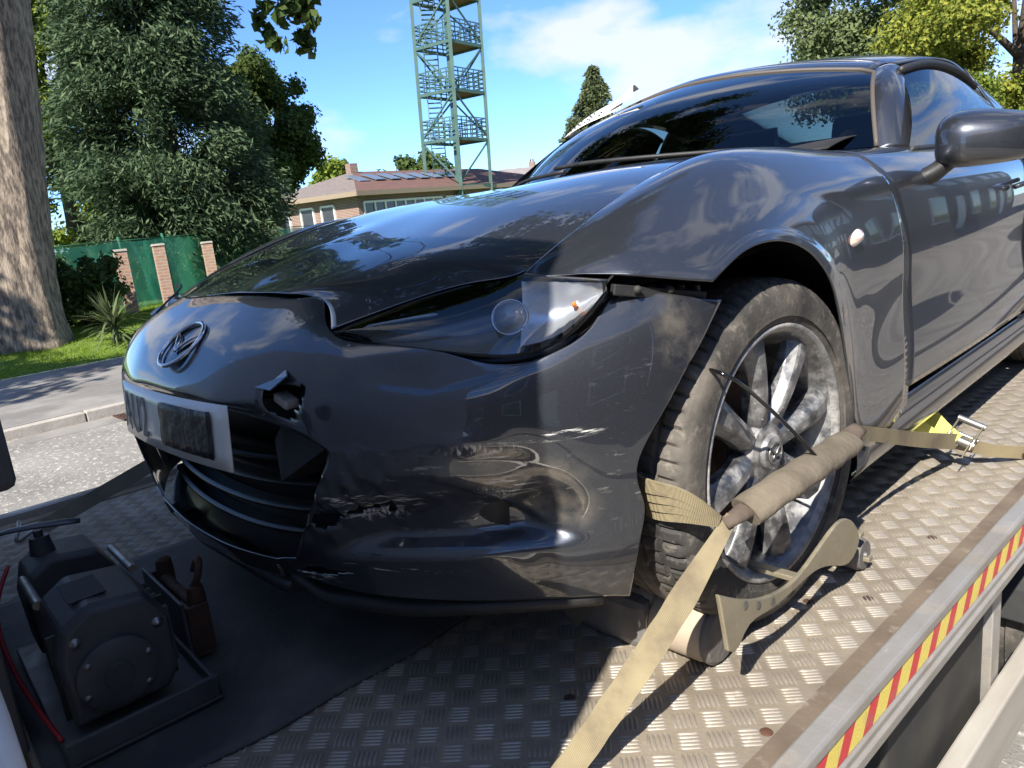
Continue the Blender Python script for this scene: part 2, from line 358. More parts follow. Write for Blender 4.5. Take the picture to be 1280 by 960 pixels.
# ================================================================ the ground
GZ = -0.95
roadm = mat('asphalt', (.16, .15, .135), (.24, .225, .20), scale=1.2, rough=.85, bump=.6, bscale=55, detail=8)
over(roadm, (.52, .48, .42), noise_mask(24, .56, .66, detail=3, amt=.75)); over(roadm, (.06, .055, .05), noise_mask(34, .60, .70, detail=3, amt=.7))
pavem = mat('pavement', (.185, .17, .155), (.245, .23, .21), scale=1.4, rough=.9, bump=.3, bscale=60)
over(pavem, (.09, .085, .08), noise_mask(.9, .48, .62, amt=.5))
kerbm = mat('kerb_stone', (.30, .27, .235), (.38, .345, .30), scale=5, rough=.9, bump=.4, bscale=40)
lawnm = mat('lawn_soil', (.10, .17, .025), (.15, .21, .04), scale=2.5, rough=.95, bump=.6, bscale=25)
g = MB(); g.bx(-7.62, 600, -600, 600, GZ-.5, GZ); tag(g.build('road', roadm), kind='structure')
pv = MB(); pv.bx(-11.9, -7.74, -600, 600, GZ-.5, GZ+.115); tag(pv.build('pavement', pavem), kind='structure')
kroot = thing('kerb', None, None, (-7.68, 0, GZ)); del_keys = [k for k in ('label', 'category') if k in kroot]
tag(kroot, kind='structure')
kb = MB(); kb.box((0, 0, -.02), (.125, .905, .27)); kproto = None
for i in range(22):
    y = -6+i*.915
    if kproto is None: kproto = kb.build('kerbstone', kerbm, kroot, bevel=.012); k = kproto
    else: k = kproto.copy(); link(k)
    k.location = (random.Random(i).uniform(-.006, .006), y, random.Random(i+50).uniform(-.006, .006))
for a, b in ((-600, -6.46), (-6+21*.915+.46, 600)):
    q = MB(); q.box((0, (a+b)/2, -.02), (.125, b-a, .27)); q.build('kerb_run', kerbm, kroot)
# raised lawn: rises behind the pavement, then runs flat to the horizon
xs = np.array([-11.88, -12.6, -13.6, -14.8, -16, -18, -21, -26, -40, -90, -250, -700]); zs = np.array([-.83, -.80, -.70, -.57, -.48, -.44, -.43, -.43, -.43, -.43, -.43, -.43])
ys = np.array([-700, -200, -60, -20]+list(np.linspace(-14, 26, 50))+[34, 60, 200, 700])
rl = np.random.RandomState(3); G = np.zeros((len(xs), len(ys), 3))
for i, x in enumerate(xs):
    for j, y in enumerate(ys):
        bump_ = rl.uniform(-.02, .02) if 0 < i < 8 and 4 <= j < 54 else 0
        G[i, j] = (x, y, zs[i]+bump_)
f = [q[::-1] for q in grid_faces(*G.shape[:2])]
tag(mesh('lawn', G.reshape(-1, 3), f, lawnm), kind='structure')
def lawn_z(x): return float(np.interp(-x, -xs, zs))
# gully grate in the road by the kerb
gr = thing('drain_grate', 'rusty iron drain grate in the road gutter against the kerb', 'drain', (-7.36, 1.42, GZ+.004))
q = MB()
for s_ in (-1, 1): q.box((s_*.19, 0, .004), (.03, .62, .012)); q.box((0, s_*.30, .004), (.41, .03, .012))
q.build('frame', rust, gr)
q = MB(); q.box((0, 0, -.0015), (.36, .58, .003)); q.build('pit', darkm, gr)
barp = None
for i in range(3): q = MB(); q.box((-.1+.1*i, 0, .0045), (.028, .575, .010)); q.build('grate_bar', rust, gr)
for i in range(9): q = MB(); q.box((0, -.252+.063*i, .005), (.355, .026, .009)); q.build('grate_bar', rust, gr)
dk = MB(); dk.bx(-7.615, -7.20, .2, 2.6, GZ, GZ+.003); tag(dk.build('gutter_strip', pavem), kind='structure')

# ================================================================ recovery truck
BR = -0.0455
T = thing('recovery_truck', 'flatbed recovery truck with tread plate deck and striped side rail', 'truck', (0, 0, 0), BR)
X0, X1, Y0, Y1 = -1.20, .982, -1.06, 4.6
q = MB(); q.bx(X0, X1, Y0, Y1, -.012, 0); deck = q.build('deck', deckm, T)
# five-bar tread: raised bars in alternating clusters
def bars():
    P = .0625; vs = []; fs = []
    L, Wd, H = .0190, .0028, .0030
    base = np.array([(-L, 0, 0), (-L*.6, -Wd, 0), (L*.6, -Wd, 0), (L, 0, 0), (L*.6, Wd, 0), (-L*.6, Wd, 0), (-L*.62, 0, H), (L*.62, 0, H)])
    fc = np.array([(0, 1, 6), (1, 2, 7), (1, 7, 6), (2, 3, 7), (3, 4, 7), (4, 5, 6), (4, 6, 7), (5, 0, 6)])
    cs = []
    for half in (0, 1):
        a = math.pi/4*(1 if half == 0 else -1); d = np.array([math.cos(a), math.sin(a)]); n = np.array([-d[1], d[0]])
        i0, i1 = int(X0/P)-1, int(X1/P)+1; j0, j1 = int(Y0/P)-1, int(3.0/P)
        for i in range(i0, i1):
            for j in range(j0, j1):
                x, y = .0206+P*(i+.5*half), .035+P*(j+.5*half)
                if not (X0+.03 < x < X1-.006 and Y0+.03 < y): continue
                if -.56 < x < .35 and y < .55: continue
                for k in range(-2, 3): cs.append((x+n[0]*k*.0076, y+n[1]*k*.0076, d[0], d[1]))
    cs = np.array(cs); V = np.zeros((len(cs), 8, 3))
    V[:, :, 0] = cs[:, None, 0]+base[None, :, 0]*cs[:, None, 2]-base[None, :, 1]*cs[:, None, 3]
    V[:, :, 1] = cs[:, None, 1]+base[None, :, 0]*cs[:, None, 3]+base[None, :, 1]*cs[:, None, 2]
    V[:, :, 2] = base[None, :, 2]
    F = (fc[None]+8*np.arange(len(cs))[:, None, None]).reshape(-1, 3)
    return V.reshape(-1, 3), F
def fastmesh(name, V, F, m, parent=None, smooth=False):
    me = bpy.data.meshes.new(name); k = F.shape[1]
    me.vertices.add(len(V)); me.vertices.foreach_set('co', np.ascontiguousarray(V, dtype=np.float32).ravel())
    me.loops.add(F.size); me.loops.foreach_set('vertex_index', np.ascontiguousarray(F, dtype=np.int32).ravel())
    me.polygons.add(len(F)); me.polygons.foreach_set('loop_start', np.arange(0, F.size, k, dtype=np.int32))
    me.update(calc_edges=True); me.validate()
    return from_mesh(name, me, m, parent, smooth)
V, F = bars(); tb = fastmesh('tread_bars', V, F, barm, deck, True); tag(tb, kind='stuff')
# rivet heads and rust plugs on the deck
for i, (px, py) in enumerate([(1010, 752), (712, 872), (958, 915), (1165, 672), (1085, 748)]):
    p = un(px, py, Z=0.0); c, s_ = math.cos(BR), math.sin(BR); x, y = p[0]*c+p[1]*s_, -p[0]*s_+p[1]*c
    q = MB(); q.lathe([(.0, .0022), (.007, .002), (.009, .001), (.010, 0)], (x, y, .0), (0, 0, 1), 14); q.build('deck_bolt', rust, deck, smooth=True)
# side rail (near), built as an aluminium extrusion with a recessed band for the tape
q = MB(); q.prism([(.984, -.012), (1.0235, -.012), (1.0235, .0025), (.984, .005)], Y0, Y1, 1); q.build('deck_edge_strip', stripm, T)
prof = [(1.024, -.05), (1.024, .027), (1.029, .032), (1.056, .032), (1.061, .027), (1.061, .012), (1.055, .009), (1.055, -.042), (1.061, -.045), (1.061, -.055), (1.068, -.057), (1.068, -.074), (1.05, -.08), (1.03, -.08)]
q = MB(); q.prism(prof, Y0, Y1, 1); rail = q.build('side_rail', alu, T, bevel=.0015)
prof2 = [(-x_+(X0+.982), z_) for x_, z_ in prof]
q = MB(); q.prism(prof2[::-1], Y0, Y1, 1); q.build('side_rail', alu, T, bevel=.0015)
q = MB(); q.prism([(X0-.042, -.012), (X0, -.012), (X0, .004), (X0-.042, .004)], Y0, Y1, 1); q.build('deck_edge_strip', deckm, T)
# striped reflective tape: slanted pieces
tx = 1.0565; w_ = .046; sl_ = .030
i = 0; y = Y0+.02
while y < 3.4:
    m_ = redtape if i % 2 else yeltape; wd = .036 if i % 2 else .050
    poly = [(y, -.040), (y+wd, -.040), (y+wd+sl_, .007), (y+sl_, .007)]
    q = MB(); q.prism(poly, tx-.001, tx, 0); q.build('tape_stripe', m_, rail); y += wd; i += 1
# frame, cross members, outriggers under the deck
q = MB()
for x in (-.42, .38): q.bx(x-.04, x+.04, Y0-2, Y1, -.36, -.16)
q.build('chassis_frame', darkm, T)
for k, y in enumerate(np.arange(Y0+.1, Y1, .45)):
    q = MB(); q.bx(X0+.03, 1.02, y-.03, y+.03, -.16, -.014); q.build('cross_member', darkm, T)
# side guard rail below the deck
q = MB(); q.bx(1.0, 1.045, -.9, 1.02, -.60, -.44); q.build('side_guard', oldwhite, T, bevel=.006)
for y in (-.7, .75): q = MB(); q.bx(.95, .998, y-.03, y+.03, -.62, -.081); q.build('guard_bracket', alu, T, bevel=.003)
# mudguard and rear wheels
def truck_wheel(x, y, s_):
    w = bpy.data.objects.new('wheel', None); link(w); w.parent = T; w.location = (x, y, GZ+.37)
    pr = [(.20, -.10), (.30, -.115), (.355, -.11), (.37, -.09), (.37, -.05), (.36, -.045), (.36, -.035), (.37, -.03), (.37, .03), (.36, .035), (.36, .045), (.37, .05), (.37, .09), (.355, .11), (.30, .115), (.20, .10)]
    q = MB(); q.lathe(pr, (0, 0, 0), (1, 0, 0), 48); q.build('tyre', rubber, w, smooth=True, autos=35)
    q = MB(); q.lathe([(.205, -.10), (.205, .06*s_), (.15, .05*s_), (.14, .0), (.08, .0), (.07, .06*s_), (0, .07*s_)], (0, 0, 0), (1, 0, 0), 32); q.build('rim', oldwhite, w, smooth=True, autos=35)
for x, s_ in ((.86, 1), (-.98, -1)):
    truck_wheel(x, 1.55, s_); truck_wheel(x, 2.45, s_); truck_wheel(x*.98, -2.55, s_)
for y in (1.55, 2.45):
    ang = np.radians(np.linspace(12, 168, 14)); arc = [(y+.43*math.cos(a), GZ+.37+.43*math.sin(a)) for a in ang]+[(y+.415*math.cos(a), GZ+.37+.415*math.sin(a)) for a in ang[::-1]]
    q = MB(); q.prism(arc, .73, 1.03, 0); q.build('mudguard', darkm, T, bevel=.004)
q = MB(); q.bx(.55, .98, .15, .72, -.62, -.17); q.build('tool_box', darkm, T, bevel=.01)
# headboard, white tube and the black lamp box at the front of the deck
q = MB(); q.bx(-.97, .10, -1.10, -1.055, .0, .34); q.build('headboard_panel', blackm, T, bevel=.004)
q = MB(); q.tube([(-1.0, -1.113, -.1), (-1.0, -1.113, .40), (.74, -1.113, .40), (.78, -1.113, .37), (.80, -1.113, .3), (.80, -1.113, -.1)], .028, 16); q.build('headboard_tube', whitepaint, T, smooth=True, autos=50)
q = MB(); q.bx(.14, .355, -1.12, -1.00, .50, .62); q.build('lamp_box', blackm, T, bevel=.012)
q = MB(); q.bx(.2, .24, -1.16, -1.09, .36, .56); q.build('lamp_bracket', blackm, T)
# cab
cabm = mat('cab_white', (.70, .71, .72), (.66, .67, .68), scale=3, rough=.25, coat=.6)
CX0, CX1, CY0, CY1 = -1.32, 1.18, -3.2, -1.38
q = MB(); q.prism([(CY1, -.35), (CY1, 1.92), (CY1-.15, 2.0), (CY0+.75, 1.98), (CY0+.55, 1.86), (CY0+.12, .75), (CY0, .45), (CY0, -.45), (CY0+.35, -.45), (CY0+.5, -.35)], CX0, CX1, 0); q.build('cab', cabm, T, bevel=.05)
for sx in (CX0-.004, CX1+.004):
    q = MB(); q.prism([(CY1-.35, .62), (CY1-.35, 1.5), (CY0+.62, 1.5), (CY0+.28, .75)], sx-.003, sx+.003, 0); q.build('cab_side_window', cabglass, T)
q = MB(); q.bx(-.8, .6, -2.5, -2.2, 2.0, 2.14); q.build('beacon_bar', mat('amber_beacon', (.7, .25, .02), rough=.2), T, bevel=.03)

# rubber mat on the deck
c, s_ = math.cos(BR), math.sin(BR)
def bed(x, y, z=0.0): return np.array([x*c-y*s_, x*s_+y*c, z])
rm = np.random.RandomState(5)
def _mat():
    nx, ny = 40, 60; G = np.zeros((nx, ny, 3))
    for i in range(nx):
        for j in range(ny):
            x = -.58+(.375+.58)*i/(nx-1); y = -1.05+1.62*j/(ny-1)
            wv = .0025*math.sin(x*9+y*4)+.002*math.sin(y*13-x*3)
            e = .006 if (i == nx-1) else 0
            G[i, j] = bed(x+(.008*math.sin(y*7)+.004*math.sin(y*23) if i == nx-1 else 0), y, .007+max(0, wv)-e*.3)
    return G
o = surf('rubber_mat', _mat(), matm, None, inside=(0, 0, -5), solid=.006)
tag(o, 'black rubber mat lying on the deck under the car nose and winch', 'mat')
# crack line on the mat
# ================================================================ winch
wz = thing('winch', 'black electric winch on a bent steel tray at the front of the deck', 'winch', tuple(bed(.015, -.91, .012)), BR); wz.scale = (.95, .95, .95)
q = MB(); q.bx(-.30, .235, -.115, .135, .0, .008); q.bx(.225, .235, -.115, .135, .008, .05); q.bx(-.30, .235, .127, .135, .008, .035); q.build('tray', blackm, wz, bevel=.003)
# gearbox housing: chamfered block
def lofthouse(x0, x1, sc0, sc1, pts):
    v = []; n = len(pts); pc = np.mean(pts, 0)
    for x, k in ((x0, sc0), (x0+.012, 1), (x1-.02, 1), (x1, sc1)):
        for p in pts: v.append((x, pc[0]+(p[0]-pc[0])*k, pc[1]+(p[1]-pc[1])*k))
    f = [tuple(range(n-1, -1, -1)), tuple(3*n+i for i in range(n))]
    for r in range(3): f += [(r*n+i, r*n+(i+1) % n, (r+1)*n+(i+1) % n, (r+1)*n+i) for i in range(n)]
    return v, f
pts = np.array([(-.085, .03), (.07, .03), (.09, .06), (.092, .17), (.06, .225), (-.03, .238), (-.075, .21), (-.09, .15)])
q = MB(); q.add(*lofthouse(-.02, .175, .92, .93, pts)); q.build('housing', blackm, wz, bevel=.006)
q = MB(); q.add(*lofthouse(-.30, -.16, .9, .95, pts*np.array([.95, .96]))); q.build('housing', blackm, wz, bevel=.006)
q = MB(); q.lathe([(0, .026), (.022, .026), (.024, .022), (.050, .021), (.064, .014), (.066, .0)], (.172, -.01, .108), (1, 0, 0), 40); cap = q.build('end_cap', blackm, wz, smooth=True, autos=30)
for a in (20, 140, 200, 320):
    y, z = -.01+.055*math.cos(math.radians(a)), .108+.055*math.sin(math.radians(a))
    q = MB(); q.lathe([(0, .007), (.0055, .006), (.0065, 0)], (.187, y, z), (1, 0, 0), 10); q.build('bolt', satin, cap, smooth=True)
for y, z in ((-.06, .185), (.068, .165)):
    q = MB(); q.lathe([(0, .008), (.005, .007), (.006, .001), (.010, .001), (.010, 0)], (.1755, y, z), (1, 0, 0), 12); q.build('bolt', satin, wz, smooth=True)
q = MB(); q.cyl((-.165, 0, .12), (-.015, 0, .12), .035); q.build('drum', satin, wz, smooth=True, autos=40)
hl = []
for i in range(12*24): a = 2*math.pi*i/24; hl.append((-.16+.14*(i/(12*24)), .045*math.cos(a), .12+.045*math.sin(a)))
q = MB(); q.tube(hl, .0052, 6); q.build('cable', mat('wire_rope', (.10, .09, .08), (.16, .14, .12), scale=90, rough=.5, metal=.6), wz, smooth=True)
for y, z in ((.085, .205), (-.08, .2), (.0, .045)): q = MB(); q.cyl((-.17, y, z), (-.01, y, z), .009, 12); q.build('tie_bar', satin, wz, smooth=True, autos=40)
# clutch lever with its post
q = MB(); q.cyl((-.225, -.03, .225), (-.225, -.03, .262), .024, 20, .018); q.cyl((-.225, -.03, .26), (-.225, -.03, .275), .009, 12); lv = q.build('clutch_post', blackm, wz, smooth=True, autos=40)
q = MB(); q.tube([(-.262, -.115, .279), (-.245, -.075, .284), (-.225, -.03, .284), (-.205, .02, .280), (-.198, .045, .276)], [.006, .009, .010, .011, .009], 12, sq=.45); q.build('clutch_lever', mat('lever_grey', (.10, .105, .12), rough=.4, metal=.5), lv, smooth=True)
# fairlead: rusty rollers in a bracket
q = MB(); q.bx(-.20, .06, .137, .145, .0, .125); fl = q.build('fairlead_bracket', blackm, wz, bevel=.003)
q = MB(); q.bx(-.20, .06, .145, .185, .0, .008); q.bx(-.20, -.19, .145, .19, .008, .11); q.bx(.05, .06, .145, .19, .008, .11); q.build('fairlead_bracket', rust, wz, bevel=.003)
for x in (-.172, .03):
    q = MB(); q.lathe([(0, 0), (.012, 0), (.016, .004), (.0185, .02), (.017, .06), (.0185, .10), (.016, .125), (.009, .13), (.0, .131)], (x, .178, .015), (0, 0, 1), 20); q.build('roller', rust, wz, smooth=True, autos=40)
for z in (.03, .10): q = MB(); q.cyl((-.188, .172, z), (.048, .172, z), .011, 16); q.build('roller', rust, wz, smooth=True, autos=40)
q = MB(); q.tube(curve([(.03, .176, .14), (.045, .185, .165), (.035, .195, .19), (.012, .197, .185), (.002, .19, .16)], 14), .0075, 10); q.build('hook', rust, wz, smooth=True)
q = MB(); q.tube(curve([(-.28, -.09, .2), (-.2, -.128, .16), (-.05, -.14, .09), (.06, -.128, .05), (.15, -.11, .014)], 30), .0045, 10); q.build('power_cable', red_cable, wz, smooth=True)
for x, y in ((.20, .08), (.20, -.08), (-.27, .1)): q = MB(); q.lathe([(0, .009), (.010, .008), (.012, .001), (.016, 0)], (x, y, .008), (0, 0, 1), 6); q.build('tray_bolt', blackm, wz)

# winch details: maker's label, ribs on the housing top, cover seam
q = MB(); q.box((.08, -.02, .2375), (.10, .06, .002)); o = q.build('label_plate', mat('label_grey', (.018, .021, .030), (.016, .017, .02), scale=60, rough=.7), wz); o.rotation_euler = (0, 0, 0)
for k in range(5): q = MB(); q.box((.015+.034*k, .088, .125), (.008, .014, .11)); q.build('cooling_rib', blackm, wz, bevel=.002)
q = MB(); q.bx(.118, .124, -.094, .096, .03, .19); q.build('cover_seam', trim, wz)
for y in (-.05, .02): q = MB(); q.cyl((-.305, y, .10), (-.33, y, .10), .012, 12); q.build('terminal', satin, wz, smooth=True, autos=40)
# ================================================================ sports car (x = its left, y = towards its tail, front axle at y = 0)
car = thing('sports_car', 'dark grey sports coupe with crumpled front bumper strapped down on the truck deck', 'car', (0, 0, 0))
rc = np.random.RandomState(11)
# ---- bumper base form: superellipse in plan, nose profile in height
_z = [.12, .15, .20, .25, .30, .42, .48, .535, .57, .605, .64, .683, .72]
_b = [.64, .66, .685, .70, .712, .732, .728, .716, .697, .668, .622, .545, .46]
_a = [.78, .80, .825, .845, .853, .86, .86, .858, .855, .85, .842, .83, .82]
def fb(z): return np.interp(z, _z, _b)-.1
def fa(z): return np.interp(z, _z, _a)
NE = 2.3
def Gf(P):
    yy = max(0.0, -.1-P[1]); return (abs(P[0])/fa(P[2]))**NE+(yy/fb(P[2]))**NE-1
def onb(px, py, push=0.0):
    d = ray(px, py); d = d/np.linalg.norm(d); t = .5; last = Gf(CAM+d*t)
    while t < 2.6:
        t2 = t+.004; g_ = Gf(CAM+d*t2)
        if g_ < 0: t = t+.004*last/(last-g_); break
        t, last = t2, g_
    return CAM+d*(t+push)
def yb(X, z): return -.1-fb(z)*max(0.0, 1-(abs(X)/fa(z))**NE)**(1/NE)
C2B = [(405,380),(398,404),(389,432),(379,466),(374,505),(384,548),(374,600),(364,650),(352,698),(352,709),(354,716)]
PXR = [
 [(408,406),(478,431),(556,441),(640,456),(700,437),(742,402),(775,363),(835,368),(893,375)],
 [(409,426),(478,448),(556,457),(640,470),(705,455),(755,425),(796,400),(845,395),(880,402)],
 [(401,456),(475,470),(556,478),(640,487),(710,478),(762,456),(803,433),(840,426),(867,430)],
 [(396,490),(472,496),(556,501),(640,507),(712,503),(765,487),(803,467),(832,459),(851,461)],
 [(400,524),(472,530),(555,536),(640,541),(712,539),(763,528),(796,513),(816,506),(829,508)],
 [(409,564),(470,575),(552,583),(635,590),(705,591),(750,587),(772,582),(786,578),(797,578)],
 [(397,606),(462,622),(548,629),(635,635),(705,636),(750,633),(774,630),(790,628),(805,628)],
 [(383,652),(452,667),(545,669),(635,670),(705,669),(750,668),(774,667),(789,666),(802,666)],
 [(369,698),(443,706),(542,709),(635,704),(705,699),(748,696),(770,695),(784,694),(797,694)],
 [(369,710),(441,723),(540,731),(635,728),(705,723),(746,721),(767,720),(780,720),(792,720)],
 [(371,718),(439,738),(540,750),(635,751),(705,748),(744,746),(764,745),(775,745),(787,745)]]
cen_z = [.683, .655, .615, .573, .535, .512, .42, .33, .232, .214, .19]
cen_z2 = [.678, .648, .608, .566, .530, .508, .42, .34, .247, .230, .208]
rows = []
for r in range(11):
    row = []
    for X, zz in ((0, cen_z[r]), (.14, (cen_z[r]*2+cen_z2[r])/3), (.26, cen_z2[r])):
        y = yb(X, zz)+(.018 if r == 5 else 0)
        if r == 0: zz -= .0005; y = -.5445
        row.append((X, y, zz))
    for ci, p in enumerate([C2B[r]]+PXR[r]): row.append(onb(*p, .004) if (r == 0 and ci in (1, 2)) else onb(*p))
    rows.append(row)
near = np.array(rows)                                   # 11 x 12
far = mirX(near[:, :0:-1]).copy(); 
ctrl = np.concatenate([far, near], 1)                   # 11 x 23
KU, KV = 9, 9
BG = fair(patch(ctrl, KU, KV), 18)
pix = pj(BG)
def nrm(G):
    a = np.gradient(G, axis=0); b = np.gradient(G, axis=1); n = np.cross(a, b); n /= np.linalg.norm(n, axis=-1)[..., None]+1e-12
    if n[G.shape[0]//2, G.shape[1]//2] @ (G[G.shape[0]//2, G.shape[1]//2]-np.array([0, .8, .4])) < 0: n = -n
    return n
BN = nrm(BG)
def sstep(a, b, x): t_ = np.clip((x-a)/(b-a), 0, 1); return t_*t_*(3-2*t_)
px_, py_ = pix[..., 0], pix[..., 1]
nearm = (BG[..., 0] > .05)
# air channel low on the corner: the lip stands forward, the wall above it is set back
l1 = np.interp(px_, [360, 470, 570, 700, 800], [702, 700, 698, 686, 676])
win = sstep(400, 480, px_)*(1-sstep(650, 745, px_))*nearm
up_ = l1-py_
ch = sstep(0, 18, up_)*(1-sstep(30, 105, up_))
# sharp fin line running down to the right
l2 = np.interp(px_, [430, 545, 690, 760], [588, 602, 668, 690]); d2 = py_-l2
fin = sstep(-1, 5, d2)*(1-sstep(6, 70, d2))*sstep(470, 560, px_)*(1-sstep(640, 700, px_))*nearm
# valley between headlamp and mouth, with its crease running up to the headlamp
l3 = np.interp(px_, [400, 470, 535, 650, 730, 770], [470, 492, 500, 470, 412, 366]); d3 = l3-py_
val = sstep(0, 16, d3)*(1-sstep(25, 60, d3))*sstep(430, 500, px_)*(1-sstep(690, 740, px_))*nearm
def blob(cx, cy, rx, ry): return np.exp(-((px_-cx)/rx)**2-((py_-cy)/ry)**2)*nearm
dent = .014*blob(640, 590, 60, 34)-.006*blob(585, 555, 40, 14)+.010*blob(700, 640, 40, 34)
crum = blob(440, 640, 80, 50)*(.004*np.sin(px_*.16+py_*.05)*np.sin(py_*.21)+.003*np.sin(px_*.31-py_*.13))
BG = BG-BN*(.038*win*ch+.009*fin+.006*val+dent+crum)[..., None]
# torn upper rear corner stands away from the wing
fl_ = sstep(700, 880, px_)*(1-sstep(380, 640, py_))*nearm
BG[..., 0] += .012*fl_
R5, R6 = 5*KU, 8*KU; C0, C1 = (12-4)*KV, (12+4)*KV
def inpoly(x, y, poly):
    r_ = False; n = len(poly); j = n-1
    for i in range(n):
        if (poly[i][1] > y) != (poly[j][1] > y) and x < (poly[j][0]-poly[i][0])*(y-poly[i][1])/(poly[j][1]-poly[i][1])+poly[i][0]: r_ = not r_
        j = i
    return r_
HOLE = [(328, 488), (340, 477), (356, 481), (381, 481), (379, 496), (372, 512), (366, 528), (345, 521), (327, 506)]
CRK = [(390, 646), (404, 641), (425, 644), (447, 640), (470, 637), (484, 641), (486, 660), (481, 660), (478, 646), (448, 647), (424, 652), (412, 662), (396, 658)]
CRK2 = [(371, 712), (390, 706), (412, 711), (438, 716), (416, 720), (384, 716)]
def keepb(i, j):
    if R5 <= i < R6 and C0 <= j < C1: return False
    if j > 12*KV:
        x, y = pix[i:i+2, j:j+2].reshape(-1, 2).mean(0)
        if inpoly(x, y, HOLE) or inpoly(x, y, CRK) or inpoly(x, y, CRK2): return False
    return True
# scratches: pale scrapes with shapes of their own, plus a painted ground reflection
def P3(px, py): return tuple(onb(px, py))
over(bpaint, (.16, .15, .13), noise_mask(160, .66, .80, detail=2, amt=.2), rough=.6, metal=.1)
over(bpaint, (.62, .60, .56), spot_mask([(P3(455, 635), (.10, .10, .030)), (P3(620, 572), (.06, .06, .014)), (P3(640, 615), (.05, .05, .03)), (P3(690, 545), (.09, .09, .010)), (P3(400, 720), (.06, .06, .012)), (P3(500, 712), (.12, .12, .006)), (P3(430, 430), (.03, .03, .008))], noise_mask(9, .53, .62, stretch=(3, 3, 26), rot=(0.15, .2, .1), detail=9)), rough=.8, metal=0)
over(bpaint, (.50, .46, .40), spot_mask([(P3(800, 560), (.10, .10, .16)), (P3(590, 630), (.25, .25, .10))], noise_mask(24, .60, .72, stretch=(1, 1, 4), amt=.5)), rough=.8, metal=0)
over(bpaint, (.27, .235, .175), spot_mask([(P3(640, 600), (.13, .13, .050)), (P3(700, 640), (.07, .07, .045)), (P3(850, 440), (.05, .05, .12))], noise_mask(16, .40, .62, amt=.42)), rough=.4, metal=.2)  # painted reflection: brown tone of lit ground put into the bumper colour
over(bpaint, (.55, .53, .49), spot_mask([(P3(600, 562), (.07, .07, .010)), (P3(615, 628), (.045, .045, .022)), (P3(470, 650), (.06, .06, .02))], noise_mask(40, .50, .60, stretch=(5, 5, 1.2), detail=4)), rough=.8, metal=0)
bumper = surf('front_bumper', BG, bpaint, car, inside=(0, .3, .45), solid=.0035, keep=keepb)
tag(bumper, 'crumpled dark grey bumper, scraped and torn off at the wheel side')
# pale foam block and bracket showing through the torn hole
q = MB(); p = onb(358, 500, .035); q.box(p, (.04, .025, .016), rot=np.array(Matrix.Rotation(.3, 3, 'Y'))); q.build('foam_block', mat('pale_foam', (.34, .33, .31), (.2, .19, .18), scale=60, rough=.9), bumper, bevel=.004)
# inner dark shell behind the bumper
INN = patch(ctrl, 3, 3); INN = INN-nrm(INN)*.045
surf('bumper_core', INN[:25, 3*5:-3*5], trim, car, inside=(0, .3, .45), solid=.003, keep=lambda i, j: not (14 <= i and 6 <= j < 36))
# flap of torn trim hanging by the hole
fp = [onb(318, 484, -.004), onb(343, 474, -.012), onb(357, 462, -.006), onb(358, 470, -.02), onb(337, 488, -.02)]
q = MB(); q.add(fp, [(0, 1, 4), (1, 3, 4), (1, 2, 3)]); o = q.build('torn_flap', bpaint, bumper); o.modifiers.new('s', 'SOLIDIFY').thickness = .0025
# black front splitter
sp_pts = [onb(px, py, .012) for px, py in [(372, 722), (400, 742), (440, 752), (500, 760), (560, 760), (640, 756), (700, 751), (752, 746)]]
left = [np.array((-p[0], p[1], p[2])) for p in sp_pts[::-1]]
cenp = [np.array((x, yb(x, .19)+.015, .18)) for x in (-.25, -.1, .1, .25)]
sp_c = curve(np.array(left+cenp+sp_pts), 90)
n_ = np.array([0, 0, 1.0]); prof_ = [(-.012, .012), (.004, .010), (.010, .0), (.004, -.012), (-.02, -.016), (-.10, -.010)]
tang = np.gradient(sp_c, axis=0); tang /= np.linalg.norm(tang, axis=1)[:, None]; outw = np.cross(tang, n_); outw[:, 2] = 0
if outw[45][1] > 0: outw = -outw
SPG = np.stack([sp_c+outw*a+n_*b for a, b in prof_], 1)
surf('splitter', SPG, trim, car, inside=(0, 0, .4), solid=.003)
q = MB(); 
p0, p1, p2 = un(693, 752, X=.66), un(752, 748, X=.74), un(722, 784, X=.68); q.add([p0, p1, p2, p0+np.array([-.02, .06, 0]), p1+np.array([-.02, .06, 0]), p2+np.array([-.02, .03, 0])], [(0, 2, 1), (3, 4, 5), (0, 1, 4, 3), (1, 2, 5, 4), (2, 0, 3, 5)]); q.build('undertray_flap', trim, car)
# grille: recess, slats, side ducts
GB = patch(np.array([[(x, yb(x, z)+dy_, z) for x in (-.44, -.3, -.15, 0, .15, .3, .44)] for z, dy_ in ((.545, .05), (.48, .09), (.38, .12), (.28, .10), (.19, .04))]), 6, 6)
gmat = mat('grille_black', (.006, .006, .007), rough=.35)
grille = surf('grille', GB, gmat, car, inside=(0, .3, .4), solid=.003)
for z, dy_, hw in ((.405, .075, .40), (.355, .08, .39), (.305, .075, .37), (.262, .06, .34)):
    xs_ = np.linspace(-hw, hw, 28); pr = [(0, .006), (-.006, .002), (-.007, -.002), (.0, -.005), (.03, -.003), (.03, .004)]
    G_ = np.array([[(x, yb(x, z)+dy_+a, z+.025*(x/hw)**2+b) for a, b in pr+pr[:1]] for x in xs_]); surf('slat', G_, gmat, grille, inside=(0, -.6, z), solid=0)
for s_ in (-1, 1):
    q = MB(); q.add([(s_*.41, -.60, .49), (s_*.40, -.63, .45), (s_*.33, -.675, .40), (s_*.30, -.66, .46), (s_*.30, -.64, .49), (s_*.36, -.56, .40)], [(0, 1, 2, 3, 4), (1, 2, 5)]); q.build('duct', trim, grille)
